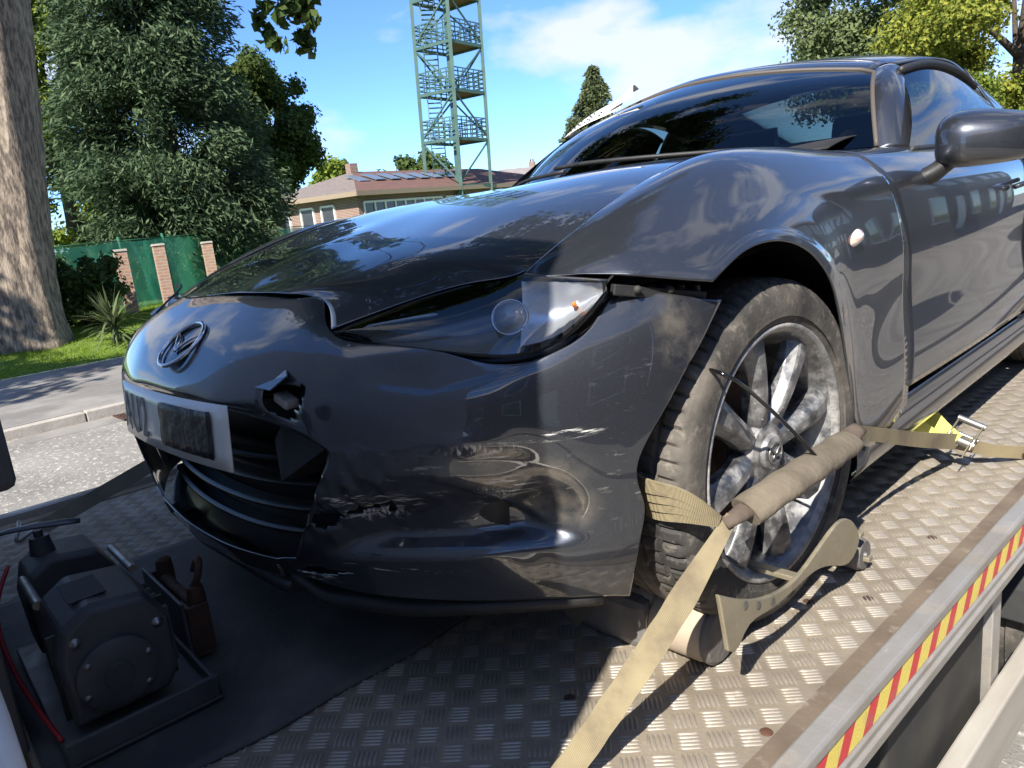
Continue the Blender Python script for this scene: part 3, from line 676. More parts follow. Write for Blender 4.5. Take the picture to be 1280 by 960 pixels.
# number plate, bent round the nose
pm_ = mat('plate_white', (.80, .80, .78), (.70, .71, .68), scale=10, rough=.35, coat=.4); ptxt = mat('plate_letters', (.20, .20, .19), rough=.5)
tapem = mat('black_tape', (.012, .012, .012), (.05, .045, .04), scale=14, rough=.35, rough2=.6, bump=.8, bscale=26); over(tapem, (.28, .26, .22), noise_mask(22, .62, .70, amt=.5))
def plate_pt(x, h, off=0.0): return (x, -.733+.0153*(x/.26)**2+.0887*(h)-off, .4725+h)
PG = np.array([[plate_pt(x, h) for h in np.linspace(-.0555, .0555, 5)] for x in np.linspace(-.26, .26, 25)])
plate = surf('number_plate', PG, pm_, car, inside=(0, 0, .47), solid=.003); tag(plate, 'white number plate reading AU2, the rest covered with black tape')
q = MB(); PT = [[plate_pt(x, h+(rc.uniform(-.003, .003) if (a in (0, 12)) else 0), .0025+.002*abs(math.sin(a*1.7+b))) for b, h in enumerate(np.linspace(-.040, .041, 7))] for a, x in enumerate(np.linspace(.0, .212, 13))]
surf('black_tape', np.array(PT), tapem, plate, inside=(0, 0, .47), solid=.0008)
def text_mesh(name, s, size, m, parent, fn):
    cu = bpy.data.curves.new(name, 'FONT'); cu.body = s; cu.size = size; cu.extrude = .0006
    o = bpy.data.objects.new(name, cu); link(o); dg = bpy.context.evaluated_depsgraph_get(); me = bpy.data.meshes.new_from_object(o.evaluated_get(dg)); bpy.data.objects.remove(o)
    for v in me.vertices: v.co = fn(*v.co)
    me.materials.clear(); return from_mesh(name, me, m, parent, False)
for k, (chx, x0_) in enumerate((('A', -.247), ('U', -.181), ('2', -.116))):
    text_mesh('plate_letter', chx, .112, ptxt, plate, lambda x, y, z, x0_=x0_: plate_pt(x0_+x*.72, -.040+y, .0022+z))
# badge on the nose
bn = np.array([0, -.62, .78]); bn /= np.linalg.norm(bn); bc = np.array([0, yb(0, .607)-.002, .607]); bu = np.array([1., 0, 0]); bv = np.cross(bu, bn); bv = bv if bv[2] > 0 else -bv
def bp_(x, y, h=.0): return bc+bu*x+bv*y+bn*h
q = MB(); q.tube([bp_(.061*math.cos(a), .053*math.sin(a), .002) for a in np.linspace(0, 2*math.pi, 48, endpoint=False)], .0042, 8, closed=True); badge = q.build('badge', chrome, car, smooth=True)
q = MB()
for s_ in (-1, 1): q.tube(curve(np.array([bp_(0, -.020, .003), bp_(s_*.020, .006, .004), bp_(s_*.050, .024, .003)]), 10), [.003, .0035, .004, .0045, .005, .005, .0045, .004, .003, .0022], 8, sq=.5)
q.build('wing_emblem', chrome, badge, smooth=True)
q = MB(); q.lathe([(0, .0), (.05, -.002)], bc, bn, 30); q.build('badge_ground', gloss_black, badge, smooth=True)

# ---- bonnet
oc = np.array([onb(414, 412), onb(494, 382), onb(587, 354), (.650, -.413, .6935), (.660, -.305, .742), (.652, -.142, .799), (.640, .047, .842), (.622, .225, .858), (.605, .43, .864)])
cc = np.array([(0, -.541, .686), (0, -.498, .704), (0, -.440, .728), (0, -.36, .755), (0, -.25, .785), (0, -.1, .815), (0, .08, .841), (0, .26, .858), (0, .40, .866)])
fr_ = np.array([0, .2, .4, .58, .74, .87, .94, 1.0]); bl = np.array([0, .004, .010, .0135, .0125, .008, .004, 0.0])
half = np.zeros((9, 8, 3))
for k in range(9):
    for j, f_ in enumerate(fr_):
        p = cc[k]*(1-f_)+oc[k]*f_
        if k == 0:
            p = [np.array(v_) for v_ in ((0, -.541, .686), (.07, -.541, .686), (.14, -.541, .686), (.205, -.540, .684), onb(384, 369), onb(407, 378), onb(413, 391), onb(414, 412))][j]
        else:
            pass
            p[2] += bl[j]*(1.25 if k in (1, 2, 3) else 1.0-.10*max(0, k-4))
        half[k, j] = p
half[4:, :, 2] -= .006
BON = np.concatenate([mirX(half[:, :0:-1]), half], 1)
def sag(G_):  # the off side sits a little lower after the knock
    G_ = G_.copy(); G_[..., 2] -= .030*np.clip((-G_[..., 0]-.03)/.6, 0, 1.2); return G_
BON = sag(BON)
BP = fair(patch(BON, 10, 8), 120)
fr_row = np.stack([BP[0]+np.array([0, .0005, -.005]), BP[0]+np.array([0, .004, -.03])], 0)[::-1]
BP = np.concatenate([fr_row, BP], 0)                       # folded front edge
lc, rc2 = BP[:, :1], BP[:, -1:]
BP = np.concatenate([lc+np.array([.006, 0, -.03]), lc+np.array([-.0003, 0, -.005]), BP, rc2+np.array([.0003, 0, -.005]), rc2+np.array([-.006, 0, -.03])], 1)
bon = surf('bonnet', BP, paint, car, inside=(0, 0, 0), solid=.003); bon.data.materials.append(mat('gap_black', (.003, .003, .003), rough=1.0, spec=0.0)); nb_, mb_ = BP.shape[1]-1, BP.shape[0]-1
for pidx, pol in enumerate(bon.data.polygons):
    if pidx//nb_ < 2 or pidx % nb_ < 2 or pidx % nb_ >= nb_-2: pol.material_index = 1; pol.use_smooth = False
# ---- wings
WA = [  # shut line to shoulder
 [(.662, -.412, .693), (.672, -.411, .6925), (.682, -.409, .692)],
 [(.664, -.36, .718), (.69, -.364, .711), (.715, -.368, .701)],
 [(.665, -.29, .747), (.70, -.298, .741), (.745, -.31, .724)],
 [(.660, -.18, .786), (.70, -.188, .785), (.75, -.20, .767), (.80, -.215, .735)],
 [(.656, -.08, .815), (.70, -.088, .817), (.755, -.10, .798), (.815, -.115, .752)],
 [(.646, .045, .842), (.69, .04, .847), (.755, .03, .828), (.822, .015, .768)],
 [(.636, .16, .854), (.69, .156, .857), (.757, .148, .836), (.825, .135, .772)],
 [(.627, .28, .860), (.69, .277, .858), (.758, .27, .837), (.827, .258, .770)],
 [(.620, .39, .862), (.69, .387, .855), (.759, .38, .834), (.828, .372, .766)],
 [(.615, .49, .860), (.69, .487, .850), (.760, .48, .831), (.828, .478, .762)],
 [(.615, .565, .857), (.69, .550, .846), (.762, .540, .829), (.828, .560, .760)]]
WB = [  # shoulder to arch or sill
 [(.682, -.409, .692), (.691, -.407, .691), (.70, -.405, .690)],
 [(.715, -.368, .701), (.728, -.370, .696), (.742, -.372, .688)],
 [(.745, -.31, .724), (.775, -.322, .707), (.802, -.335, .681)],
 [(.80, -.215, .735), (.838, -.228, .699), (.865, -.239, .656)],
 [(.815, -.115, .752), (.846, -.135, .721), (.866, -.155, .687)],
 [(.822, .015, .768), (.850, -.01, .733), (.868, -.035, .692)],
 [(.825, .135, .772), (.852, .108, .722), (.868, .08, .655)],
 [(.827, .258, .770), (.851, .222, .688), (.868, .172, .575)],
 [(.828, .372, .766), (.849, .335, .655), (.853, .29, .52), (.866, .238, .42)],
 [(.828, .478, .762), (.846, .455, .65), (.846, .41, .50), (.854, .36, .36), (.858, .325, .25)],
 [(.828, .560, .760), (.845, .605, .65), (.840, .640, .50), (.850, .634, .36), (.847, .628, .25)]]
WC = np.array([np.concatenate([curve(np.array(a, float), 7)[:-1], curve(np.array(b, float), 8)]) for a, b in zip(WA, WB)])
FG = fair(patch(WC, 8, 5), 60)
edge = np.concatenate([np.concatenate([WC[k, -1]*(1-t_)+WC[k+1, -1]*t_ for t_ in np.linspace(0, 1, 8, endpoint=False)[:, None, None]]) for k in range(3)])      # crisp straight front edge up to the arch corner
rear_e = WC[3:, -1]; te = chord(rear_e); edge = np.concatenate([edge, nspl(te, rear_e, sub(te, 8))])
FG += (edge-FG[:, -1])[:, None, :]*(np.linspace(0, 1, FG.shape[1])**7)[None, :, None]
# flared lip round the arch opening
wlip = np.zeros(FG.shape[:2]); nlast = FG.shape[1]
FN = nrm(FG); tl = np.linspace(0, 1, nlast)[None, :]
FG = FG+FN*(.006*sstep(.86, .93, tl)*sstep(2.4*8, 3.4*8, np.arange(FG.shape[0])[:, None])*(1-sstep(6.4*8, 7.6*8, np.arange(FG.shape[0])[:, None])))[..., None]
surf('wing', FG, paint, car, inside=(.3, .1, .4), solid=.004); surf('wing', sag(mirX(FG)), paint, car, inside=(-.3, .1, .4), solid=.004)
# arch liners, inner structure
for s_ in (1, -1):
    for yc in (0, 2.31):
        a_ = np.radians(np.linspace(-28, 208, 40)); G_ = np.array([[(s_*(x if x < .6 else x-.235*float(sstep(1.75, 2.25, a))*(yc == 0)), yc+(.355+ri)*math.cos(a), .325+(.355+ri)*math.sin(a)) for x, ri in ((.838, .004), (.83, .014), (.7, .014), (.55, .01), (.53, -.05), (.53, -.3))] for a in a_])
        surf('arch_liner', G_, trim, car, inside=(s_*.7, yc, 2.0) if False else (s_*.7, yc, -5), solid=0)
# bracket exposed between wing and bumper
q = MB(); q.beam(un(765, 362, X=.775), un(880, 371, X=.835), .012, .016)
for k in range(6): q.beam(un(776+k*19, 356, X=.775+.010*k), un(776+k*19, 372, X=.775+.010*k), .008, .010)
br = q.build('bumper_bracket', trim, car, bevel=.002)
for px in (797, 838): q = MB(); q.lathe([(0, .004), (.004, .0035), (.006, 0)], un(px, 362, X=.80 if px < 820 else .818), (.7, -.7, 0), 10); q.build('bracket_screw', darkm, br, smooth=True)
# ---- headlamps
top_px = [((419, 414), .352), ((494, 383), .460), ((587, 355), .568), ((644, 344), .655), ((700, 346), .722), ((759, 350), .785)]
bot_px = [(421, 418), (492, 432), (565, 440), (640, 443), (704, 421), (761, 359)]
lt = np.array([onb(p[0], p[1]+1.5, .003) for p, x in top_px[:3]]+[un(644, 345, X=.648)]+[un(*p, X=x) for p, x in top_px[4:]]); lb = np.array([onb(*p, .004) for p in bot_px]); lb[0] = lt[0]+(0.002, -.002, -.005); lb[-1] = lt[-1]+(.001, -.004, -.012)
nm_ = np.array([.5, -.75, .43])
lm = [(lt*(1-k)+lb*k)+nm_*b for k, b in ((0, 0), (.33, .010), (.66, .010), (1, 0))]
LG = patch(np.array(lm), 6, 8)
lampglass = glassmat('lamp_glass', (.93, .94, .95)); housing = mat('lamp_housing', (.045, .047, .052), rough=.18, coat=.5)
refl_m = mat('lamp_reflector', (.55, .57, .60), rough=.22, metal=.7); ring_m = mat('lamp_ring', (.50, .51, .53), rough=.20, metal=.9); amber = mat('amber_bulb', (.75, .22, .04), rough=.3)
for s_ in (1, -1):
    mm_ = (lambda G_: G_) if s_ > 0 else (lambda G_: sag(mirX(G_)))
    hd = bpy.data.objects.new('headlamp', None); link(hd); hd.parent = car
    surf('lens', mm_(LG), lampglass, hd, inside=(0, .2, .5), solid=0)
    ins = LG-nm_*.05; ins[0] = LG[0]-nm_*.002; ins[-1] = LG[-1]-nm_*.002; ins[:, 0] = LG[:, 0]-nm_*.002; ins[:, -1] = LG[:, -1]-nm_*.004
    surf('housing', mm_(ins), housing, hd, inside=(0, .2, .5), solid=0)
    def lp(px, py, dep, s_=s_):
        j = np.linalg.norm(pj(LG)-np.array((px, py)), axis=-1); a, b = np.unravel_index(j.argmin(), j.shape); p = LG[a, b]-nm_*dep; return p*np.array([s_, 1, 1])
    nd = nm_*np.array([s_, 1, 1]); nd = nd/np.linalg.norm(nd)
    c_ = lp(632, 392, .026)
    q = MB(); q.lathe([(0, .016), (.010, .0145), (.019, .009), (.0245, 0)], c_, nd, 28); q.build('projector_lens', mat('projector_glass', (.30, .33, .37), (.42, .45, .48), scale=30, rough=.05, coat=1.0), hd, smooth=True)
    q = MB(); q.lathe([(.0245, 0), (.0265, .002), (.028, .0), (.030, -.02)], c_, nd, 28); q.lathe([(.0, -.012), (.024, -.003)], c_, nd, 28); q.build('projector_ring', ring_m, hd, smooth=True)
    # silvered reflector bowl on the outer side, with fine flutes
    nc = LG.shape[1]; sl0 = LG[1:-2, int(nc*.61):-1]; fa_ = np.sin(np.linspace(0, math.pi, sl0.shape[0]))[:, None, None]; fl2 = (np.arange(sl0.shape[1]) % 2)[None, :, None]
    G_ = mm_(sl0-nm_*(.010+.020*fa_+.002*fl2)); surf('reflector', G_, refl_m, hd, inside=(0, .2, .5), solid=0)
    q = MB(); q.lathe([(0, .004), (.0025, .0035), (.004, 0), (.003, -.01)], lp(718, 375, .022), nd, 14); q.build('indicator_bulb', amber, hd, smooth=True)
    q = MB(); q.tube(curve(np.array([lp(455, 408, .010), lp(490, 400, .010), lp(520, 394, .012), lp(544, 390, .014)]), 14), [.001]+[.0045]*12+[.002], 8, sq=.6); q.build('running_light', mat('running_light', (.6, .62, .64), rough=.2), hd, smooth=True)
    # dark rubber edging round the lamp
    for nme, ln in (('seal', LG[0]-nm_*.004), ('seal', LG[-1]-nm_*.006)):
        q = MB(); q.tube([p*np.array([s_, 1, 1]) for p in ln[::2]], .0026, 8); q.build('seal', trim, hd, smooth=True)
    # tray between lamp and bumper edge
    tb_ = np.array([onb(*p, .022) for p in [(415, 428), (492, 440), (565, 449), (640, 462), (705, 440), (768, 372)]])
    TG = patch(np.array([lb-nm_*.006, (lb+tb_)/2-nm_*.018, tb_-nm_*.004]), 5, 8); surf('lamp_tray', mm_(TG), paint, hd, inside=(0, .3, .4), solid=.002)

# ---- doors, sills, quarters
SEC = np.array([(.765, .832), (.80, .822), (.832, .775), (.846, .718), (.842, .62), (.838, .52), (.845, .42), (.853, .33), (.849, .262)])
def side(Ys, zoff, name, sec=SEC):
    pass
def door(s_):
    e0 = FG[-1][2*5:][::4]; G_ = []
    for f_ in (0, .2, .45, .72, 1.0):
        G_.append([(x+.008*math.sin(f_*math.pi)-.006*f_*(z > .8), (y+.003)*(1-f_)+1.80*f_, z+.014*f_*(z > .45)) for x, y, z in e0])
    G_ = patch(np.array(G_), 8, 4)
    if s_ < 0: G_ = mirX(G_)
    d = surf('door', G_, paint, car, inside=(s_*.2, 1, .5), solid=.004)
    q = MB(); hp = np.array([s_*.856, 1.60, .715]); q.tube(curve(np.array([hp+(0, -.09, -.01), hp+(s_*.028, -.06, .0), hp+(s_*.030, .05, .008), hp+(0, .09, .010)]), 18), .011, 10, sq=.7); q.build('door_handle', chrome if s_ < 0 else paint, d, smooth=True)
door(1); door(-1)
for s_ in (1, -1):
    sg = np.array([[(s_*x, y, z) for x, z in ((.840, .272), (.846, .245), (.850, .215), (.846, .175), (.815, .145), (.70, .14))] for y in (.33, .7, 1.2, 1.7, 1.99)])
    surf('sill', patch(sg, 6, 4), paint, car, inside=(s_*.5, 1, .4), solid=.003)
    # rear quarter with its arch
    QC = []
    for y, zb in ((1.806, .262), (1.95, .30), (2.0, .45), (2.08, .58), (2.2, .67), (2.31, .69), (2.44, .665), (2.55, .57), (2.62, .44), (2.68, .30), (2.85, .28), (3.02, .30)):
        f_ = (y-1.8)/1.2; tk = max(0, (y-2.7))*.55
        sec = [(.70-.02*f_-tk*.5, .885+.04*f_), (.775-tk, .862+.03*f_), (.838-tk, .79), (.862-tk, .70)] + ([(.868-tk, zb)] if zb > .5 else [(.862-tk, .55), (.862-tk, zb)])
        QC.append(curve(np.array([(s_*x, y, z) for x, z in sec]), 12))
    surf('rear_quarter', patch(np.array(QC), 5, 4), paint, car, inside=(s_*.2, 2.4, .4), solid=.004)
rb = patch(np.array([[(x, 2.95+.14*(1-(x/.78)**2)+dy_, z) for x in (-.76, -.55, -.25, 0, .25, .55, .76)] for z, dy_ in ((.93, -.10), (.85, .0), (.7, .05), (.5, .06), (.3, .0), (.2, -.1))]), 5, 6); surf('rear_bumper', rb, paint, car, inside=(0, 2, .5))
bd = patch(np.array([[(x, y+.1*(1-(x/.7)**2)*(y > 2.8), z-.05*(x/.7)**2) for x in (-.70, -.4, 0, .4, .70)] for y, z in ((2.3, .96), (2.6, .965), (2.95, .94))]), 6, 6); surf('boot_lid', bd, paint, car, inside=(0, 2, .3))
# ---- windscreen, pillars, roof, windows
def ws(u_, v_):      # u across -1..1, v up 0..1
    b_ = np.array([.665*u_, .51+.43*u_*u_, .868-.014*u_*u_]); t_ = np.array([.555*u_, 1.13+.10*u_*u_, 1.142-.062*u_*u_])
    return b_*(1-v_)+t_*v_+np.array([0, -.022, .030])*math.sin(v_*math.pi)-np.array([0, 0, .026*max(0.0, -u_)])
WG = np.array([[ws(u_, v_) for u_ in np.linspace(-1, 1, 41)] for v_ in np.linspace(0, 1, 21)])
screen = glassmat('screen_glass', (.17, .20, .195)); wsc = surf('windscreen', WG, screen, car, inside=(0, 1.5, .4), solid=0)
ring = [ws(1, v_) for v_ in np.linspace(0, .93, 16)]+[ws(1-.06, 1.0)]+[ws(u_, 1.0) for u_ in np.linspace(.9, -.9, 24)]+[ws(-.94, 1.0)]+[ws(-1, v_) for v_ in np.linspace(.93, 0, 16)]
q = MB(); q.tube(ring, .007, 8); q.build('screen_seal', mat('screen_seal', (.075, .062, .052), rough=.6), wsc, smooth=True)
for s_ in (1, -1):   # pillars: outer skin from screen edge to door glass
    Pg = []
    for v_ in np.linspace(-.05, 1.0, 12):
        e = ws(1.0, v_); o1 = e+np.array([.028, .012, .004]); o2 = e+np.array([.070-.012*v_, .07, -.004]); o3 = e+np.array([.068-.012*v_, .11, -.014])
        Pg.append([e+np.array([.002, -.001, .004]), o1+np.array([.0, 0, .008]), o2, o3])
    G_ = patch(np.array(Pg)*np.array([s_, 1, 1])-np.array([0, 0, .026*(s_ < 0)]), 3, 5); surf('windscreen_pillar', G_, paint, car, inside=(0, 1.6, .6), solid=.006)
HR = []
for u_ in np.linspace(-1, 1, 21):
    e = ws(u_, 1.0); HR.append([e+np.array([0, -.004, .004]), e+np.array([0, .03, .016]), e+np.array([0, .075, .026]), e+np.array([0, .11, .030])])
surf('windscreen_header', patch(np.array(HR), 2, 5), paint, car, inside=(0, 1.4, .6), solid=.006)
RG = []
for y0_, dz_, hw in ((.116, .032, .575), (.35, .058, .60), (.62, .052, .605), (.86, .0, .60)):
    RG.append([(hw*u_, 1.13+.10*u_*u_+y0_*(1-.02*u_*u_), 1.142-.062*u_*u_+dz_-.012*max(0, abs(u_)-.8)*5-.026*max(0.0, -u_)) for u_ in np.linspace(-1, 1, 13)])
surf('roof', patch(np.array(RG), 8, 3), paint, car, inside=(0, 1.6, .6), solid=.006)
for s_ in (1, -1):
    # side glass
    wt_ = [(.625, 1.22, 1.060), (.628, 1.40, 1.088), (.630, 1.62, 1.092), (.632, 1.80, 1.072), (.64, 1.90, 1.04)]
    wb_ = [(.757, .90, .838), (.757, 1.08, .842), (.755, 1.35, .848), (.75, 1.65, .852), (.745, 1.93, .858)]
    G_ = patch(np.array([[np.array(a)*(1-k)+np.array(b)*k+np.array([.018, 0, 0])*math.sin(k*math.pi) for k in (0, .33, .66, 1)] for a, b in zip(wt_, wb_)])*np.array([s_, 1, 1]), 5, 4)
    surf('side_window', G_, screen, car, inside=(0, 1.4, .5), solid=0)
    q = MB(); q.tube(curve(np.array([(s_*(a[0]+.002), a[1], a[2]+.004) for a in wt_]), 24), .012, 8); q.build('window_seal', trim, car, smooth=True)
    q = MB(); q.tube(curve(np.array([(s_*(b[0]+.004), b[1], b[2]-.004) for b in wb_]), 24), .009, 8); q.build('window_seal', trim, car, smooth=True)
    # rear buttress
    G_ = patch(np.array([[(.60, 1.95, 1.118), (.64, 1.93, 1.06), (.74, 1.95, .88)], [(.57, 2.15, 1.085), (.63, 2.15, 1.03), (.73, 2.2, .88)], [(.55, 2.4, 1.01), (.61, 2.4, .975), (.70, 2.45, .88)], [(.54, 2.72, .955), (.59, 2.72, .94), (.66, 2.75, .89)]])*np.array([s_, 1, 1]), 6, 6)
    surf('buttress', G_, paint, car, inside=(0, 2, .5), solid=.006)
rg = np.array([[(x, y, z) for x in (-.55, 0, .55)] for y, z in ((2.0, 1.13), (2.12, .95))]); surf('rear_window', patch(rg, 4, 4), glassmat('rear_glass', (.8, .85, .8)), car, inside=(0, 1, .8), solid=0)
# wipers hint and cowl
cw = patch(np.array([[(x, .40+.30*(x/.66)**2*1.05+d, .856+h-.015*(x/.66)**2) for x in (-.64, -.4, 0, .4, .64)] for d, h in ((.0, -.012), (.06, -.016), (.12, .006))]), 4, 5); surf('cowl', cw, trim, car, inside=(0, .5, 0), solid=0)
for x0_, x1_ in ((.45, -.12), (-.05, -.60)):
    q = MB(); pth = [ws(x0_/.685+(x1_-x0_)/.685*k, .02+.05*k)+np.array([0, -.012, .012]) for k in np.linspace(0, 1, 12)]; q.tube(pth, .006, 8); q.build('wiper', trim, car, smooth=True)
# ---- interior
intm = mat('interior_dark', (.012, .012, .013), (.02, .02, .02), scale=10, rough=.7); seatm = mat('seat_leather', (.02, .019, .019), rough=.5)
ds = patch(np.array([[(x, y+.12*(x/.62)**2, z) for x in (-.62, -.3, 0, .3, .62)] for y, z in ((.62, .86), (.80, .89), (.95, .86), (1.0, .70), (.98, .40))]), 6, 5); surf('dashboard', ds, intm, car, inside=(0, .5, .3))
q = MB(); q.bx(-.70, .70, .62, 2.2, .16, .20); q.bx(-.09, .09, 1.0, 2.1, .2, .55); q.build('cabin_floor', intm, car)
q = MB(); q.bx(-.68, .68, 2.05, 2.12, .2, .88); q.build('rear_bulkhead', intm, car)
for s_ in (1, -1):
    st = bpy.data.objects.new('seat', None); link(st); st.parent = car
    q = MB(); q.box((s_*.36, 1.55, .36), (.46, .50, .16), taper=.9); q.build('seat_base', seatm, st, bevel=.04, smooth=True)
    G_ = patch(np.array([[(s_*.36+x, y-.05*(abs(x) > .18)*(z < .85), z) for x in (-.23, -.2, 0, .2, .23)] for y, z in ((1.78, .40), (1.84, .6), (1.90, .8), (1.94, .92), (1.98, 1.02), (2.02, 1.03))]), 4, 4); surf('seat_back', G_, seatm, st, inside=(s_*.36, 3, .6), solid=.08)
swc = np.array([-.36, 1.10, .78]); q = MB(); swn = np.array([0, -.35, -.94]); swn /= np.linalg.norm(swn); a1 = np.array([1., 0, 0]); a2 = np.cross(swn, a1)
q.tube([swc+.18*(a1*math.cos(a)+a2*math.sin(a)) for a in np.linspace(0, 2*math.pi, 40, endpoint=False)], .014, 8, closed=True)
for a in (0, math.pi, -math.pi/2): q.tube([swc, swc+.18*(a1*math.cos(a)+a2*math.sin(a))], .012, 8)
q.lathe([(0, .02), (.05, .015), (.06, -.02)], swc, -swn, 20); q.build('steering_wheel', intm, car, smooth=True)
q = MB(); q.tube([ws(0, .86)+np.array([-.10, .06, -.02]), ws(0, .86)+np.array([0, .055, -.015]), ws(0, .86)+np.array([.10, .06, -.02])], [.02, .028, .02], 12, sq=.5); q.build('interior_mirror', intm, car, smooth=True)
# ---- door mirrors
for s_ in (1, -1):
    mr = bpy.data.objects.new('door_mirror', None); link(mr); mr.parent = car
    # shell: loft of rounded sections from inner edge to outer tip; the front (towards the nose) is rounded
    secs = []
    for t_, yc, w, h, zc in ((0, .86, .030, .034, .838), (.06, .87, .075, .057, .839), (.25, .87, .100, .067, .839), (.5, .88, .098, .065, .837), (.75, .895, .085, .057, .833), (.93, .915, .058, .041, .830), (1.0, .93, .018, .016, .829)):
        x = .835+.205*t_; ring_ = []
        for a in np.linspace(0, 2*math.pi, 28, endpoint=False):
            ca, sa = math.cos(a), math.sin(a); e_ = .75
            yv = -abs(ca)**e_*w*(1.0 if ca > 0 else -.32)*(1) ; ring_.append((s_*x, yc+yv, zc+np.sign(sa)*abs(sa)**.72*h*(1-.10*(sa < 0))-.008*max(0, ca)))
        secs.append(ring_+ring_[:1])
    G_ = patch(np.array(secs), 5, 2); surf('mirror_shell', G_, paint, mr, inside=(s_*.93, .885, .835), solid=0)
    q = MB(); q.add([secs[0][k] for k in range(28)], [tuple(range(28))]); q.build('mirror_cap', trim, mr)
    q = MB(); q.tube(curve(np.array([(s_*.80, .80, .755), (s_*.835, .815, .770), (s_*.862, .845, .795), (s_*.885, .87, .81)]), 14), np.linspace(.038, .030, 14), 14, sq=.62); q.build('mirror_stalk', trim, mr, smooth=True)
    if s_ < 0: mr.location = (0, .12, -.055)
    q = MB(); q.box((s_*.935, .915, .833), (.15, .006, .09)); q.build('mirror_glass', chrome, mr, bevel=.003)
# side repeater on the wing
rp = un(1068, 298, X=.846); q = MB(); q.lathe([(0, .012), (.012, .010), (.020, .004), (.024, -.002)], (0, 0, 0), (1, 0, 0), 20); o = q.build('side_repeater', lampglass if False else mat('repeater_clear', (.75, .70, .66), (.60, .35, .25), scale=60, rough=.1, coat=1), car, smooth=True); o.location = rp+np.array([.002, 0, 0]); o.scale = (1, 1.5, .62); o.rotation_euler = (.25, 0, 0)

